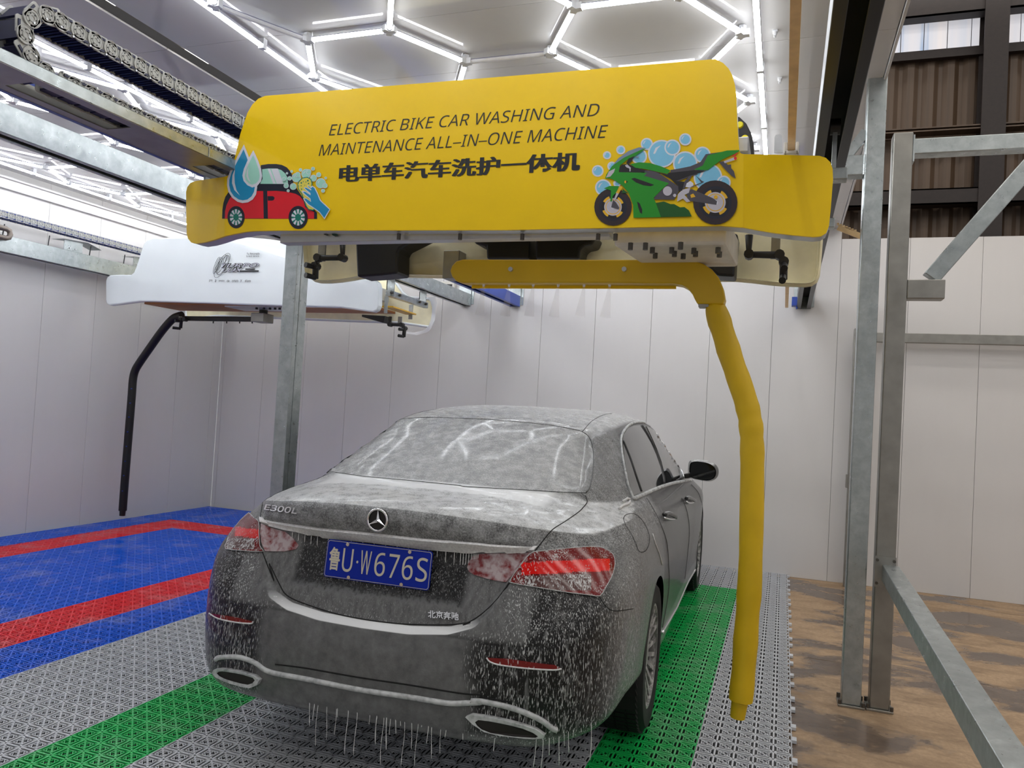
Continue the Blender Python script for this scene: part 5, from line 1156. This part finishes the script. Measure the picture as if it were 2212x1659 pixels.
bs_ = MB().tube([BW(q[0], q[1]) for q in smoothline(bl, 3)], .040, 14).build('arm_sleeve', BLK, wm, smooth=50); tag(bs_, 'black hanging arm sleeve')
MB().cyl(BW(265, 1103), BW(264, 1114), .030, .028, 12).build('sleeve_end', BLK, bs_)
for py in (840, 871, 901, 933, 964, 996, 1027, 1060): q = BW(290-(py-840)*.088, py); MB().cyl(q-Vector((0, .030, 0)), q-Vector((0, .042, 0)), .006, n=6).build('jet', CHB2, bs_)
spray([(400,684),(400,690),(392,690),(390,709)], 3.66, wm, [((392,694),(378,693)), ((390,710),(373,708))], (388, 684, 394, 692))
spray([(843,684),(843,701),(868,702),(874,709),(872,728)], 3.75, wm, [((874,712),(862,711)), ((872,727),(861,725))], (861, 684, 868, 704))
d3 = lambda L: [(640+x/3.456, 480+y/3.456) for x, y in L]
A = [at(q[0], q[1], Y=4.3) for q in d3([(490,706),(650,752),(662,700),(490,690)])]; MB().prism(A, [q+Vector((0, .1, 0)) for q in A]).build('blower_duct', BLK, wm)
# brackets joining the white machine to its right-hand rail
br = thing('carriage_bracket', (-1.93, 4.0, 2.2), 'galvanised bracket with yellow channel that hangs the white machine from its rail', 'bracket')
z_r = 2.553
for (ax, bx, yy) in ((836, 853, 3.62), (908, 923, 4.35)):
    A0, A1 = at(ax, 600, Y=yy), at(bx, 600, Y=yy); zt = z_r; zl = at(ax, 640 if yy < 4 else 662, Y=yy).z
    MB().box(A0.x, A1.x, yy, yy+.008, zl, zt).build('hanger_plate', GALV, br); MB().box(A0.x, A0.x+.008, yy, yy+.06, zl, zt).build('hanger_side', GALV, br)
s0, s1 = at(838, 633, Y=3.60), at(920, 660, Y=4.33)
MB().bar(s0, s1, .05, .055).build('link_bar', GALV, br, bevel=.004)
for a, b in ((.05, 0), (.25, 0), (.78, 0), (.95, 0)): q = s0+(s1-s0)*a; MB().cyl(q+Vector((.02, -.03, .005)), q+Vector((.045, -.03, .005)), .012, n=8).build('bolt', BOLT, br)
c0, c1 = at(838, 655, Y=3.60), at(888, 672, Y=4.15)
MB().bar(c0+Vector((0, 0, -.03)), c1+Vector((0, 0, -.03)), .11, .012).build('channel_web', plain('yellow_channel', srgb(226, 176, 40), .4), br)
MB().box(c0.x-.03, c0.x+.0, c0.y-.01, c0.y+.0, c0.z-.09, c0.z+.06).build('channel_end', GALV, br); MB().box(c1.x-.02, c1.x+.02, c1.y-.01, c1.y, c1.z-.08, c1.z+.06).build('channel_end', GALV, br)
# emblem on the white panel: ringed lettering and small lines of print
def wtext(s, x0, x1, y0, y1, bold=0, shear=0, m=INK, d=.0015):
    q0, q1 = at(x0, y1, Y=YWf), at(x1, y0, Y=YWf); mb = MB()
    place_text(mb, s, q0.x, q1.x, q0.z, q1.z, lambda u, v, c: Vector((u, YWf-.0125-d, v)), bold, shear); return mb.build('lettering', m, wf, fix=False)
GREYW = plain('print_pale', srgb(208, 208, 222), .4)
wtext('TURBO', 480, 562, 568.5, 579, .06, .35); wtext('TURBO', 481, 561, 569.5, 578, -.008, .35, GREYW, .0025)
wtext('LUX', 481, 527, 578.5, 588.5, .06, .35); wtext('LUX', 482, 526, 579.5, 587.5, -.008, .35, GREYW, .0025)
mb = MB(); q0, q1 = at(520, 588, Y=YWf), at(561, 584.5, Y=YWf); mb.box(q0.x, q1.x, YWf-.015, YWf-.013, q0.z, q1.z); q0, q1 = at(532, 583.5, Y=YWf), at(553, 580.5, Y=YWf); mb.box(q0.x, q1.x, YWf-.015, YWf-.013, q0.z, q1.z); mb.build('underline', INK, wf)
for cx, cy, rx, ry, an in ((484, 573, 24, 7.5, 62), (480, 571, 22, 6, 64), (474, 572, 17, 4.5, 66), (489, 560, 9, 3, 66), (470, 574, 19, 4, 70), (482, 574, 30, 10, 60)):
    pts = []
    for a in range(24):
        ex, ey = rx*math.cos(a*math.pi/12), ry*math.sin(a*math.pi/12); ca, sa = math.cos(math.radians(-an)), math.sin(math.radians(-an)); q = at(cx+ex*ca-ey*sa, cy+ex*sa+ey*ca, Y=YWf); pts.append((q.x, YWf-.014, q.z))
    MB().tube(pts, .0018, 5, closed=True).build('emblem_ring', INK, wf)
wtext('Tu Renovado', 535, 563, 546, 551, .012); wtext('tu Auto Servicio', 534, 562, 551.5, 556, .012)
for s, a, b in (('pre', 454, 461), ('a', 466, 469.5), ('presión', 475, 487), ('de', 492, 498), ('contacto', 503, 517), ('y', 521, 525), ('eficiente', 531, 544)): wtext(s, a, b, 604.5, 610, .012)

# fine spray below the arm's nozzles
MIST = NT('fine_spray'); MIST.set(Base_Color=(.95, .95, .97, 1), Alpha=.10, Roughness=.9); MIST = MIST.mat
for px in (1045, 1100, 1152, 1206, 1262, 1317):
    q = at(px, 612, Y=YA); MB().cyl((q.x, YA, z_lo-.01), (q.x-.012, YA, z_lo-.15), .005, .024, n=12, caps=False).build('spray_fan', MIST, arm, smooth=True)
# torn protective film hanging from the white machine's back panel
FILM = NT('plastic_film'); FILM.set(Base_Color=(.9, .9, .93, 1), Alpha=.55, Roughness=.25); FILM = FILM.mat
mb = MB(); e0 = [(925,642),(930,652),(934,668),(931,688),(926,704),(915,714),(895,718),(880,716)]; e1 = [(940,640),(944,655),(941,670),(940,690),(930,712),(922,718),(900,724),(876,720)]
for i, (a_, b_) in enumerate(zip(e0, e1)):
    mb.v += [tuple(at(a_[0], a_[1], Y=YWb-.02)), tuple(at(b_[0], b_[1], Y=YWb-.03-.03*math.sin(i*2.1)))]
    if i: mb.face((2*i-2, 2*i-1, 2*i+1, 2*i))
mb.build('protective_film', FILM, wm, smooth=True)
# white box on the back wall between the two rails
q0, q1 = at(948, 640, Y=YB), at(986, 610, Y=YB)
sb = thing('wall_box', ((q0.x+q1.x)/2, YB, q0.z), 'white box with a dark slot on the back wall between the rail ends', 'box')
MB().box(q0.x, q1.x, YB-.06, YB-.001, q0.z, q1.z).build('case', WHITEP, sb, bevel=.008)
q2, q3 = at(957, 619, Y=YB-.06), at(977, 614, Y=YB-.06); MB().box(q2.x, q3.x, YB-.064, YB-.058, q2.z, q3.z).build('slot', BLK, sb)
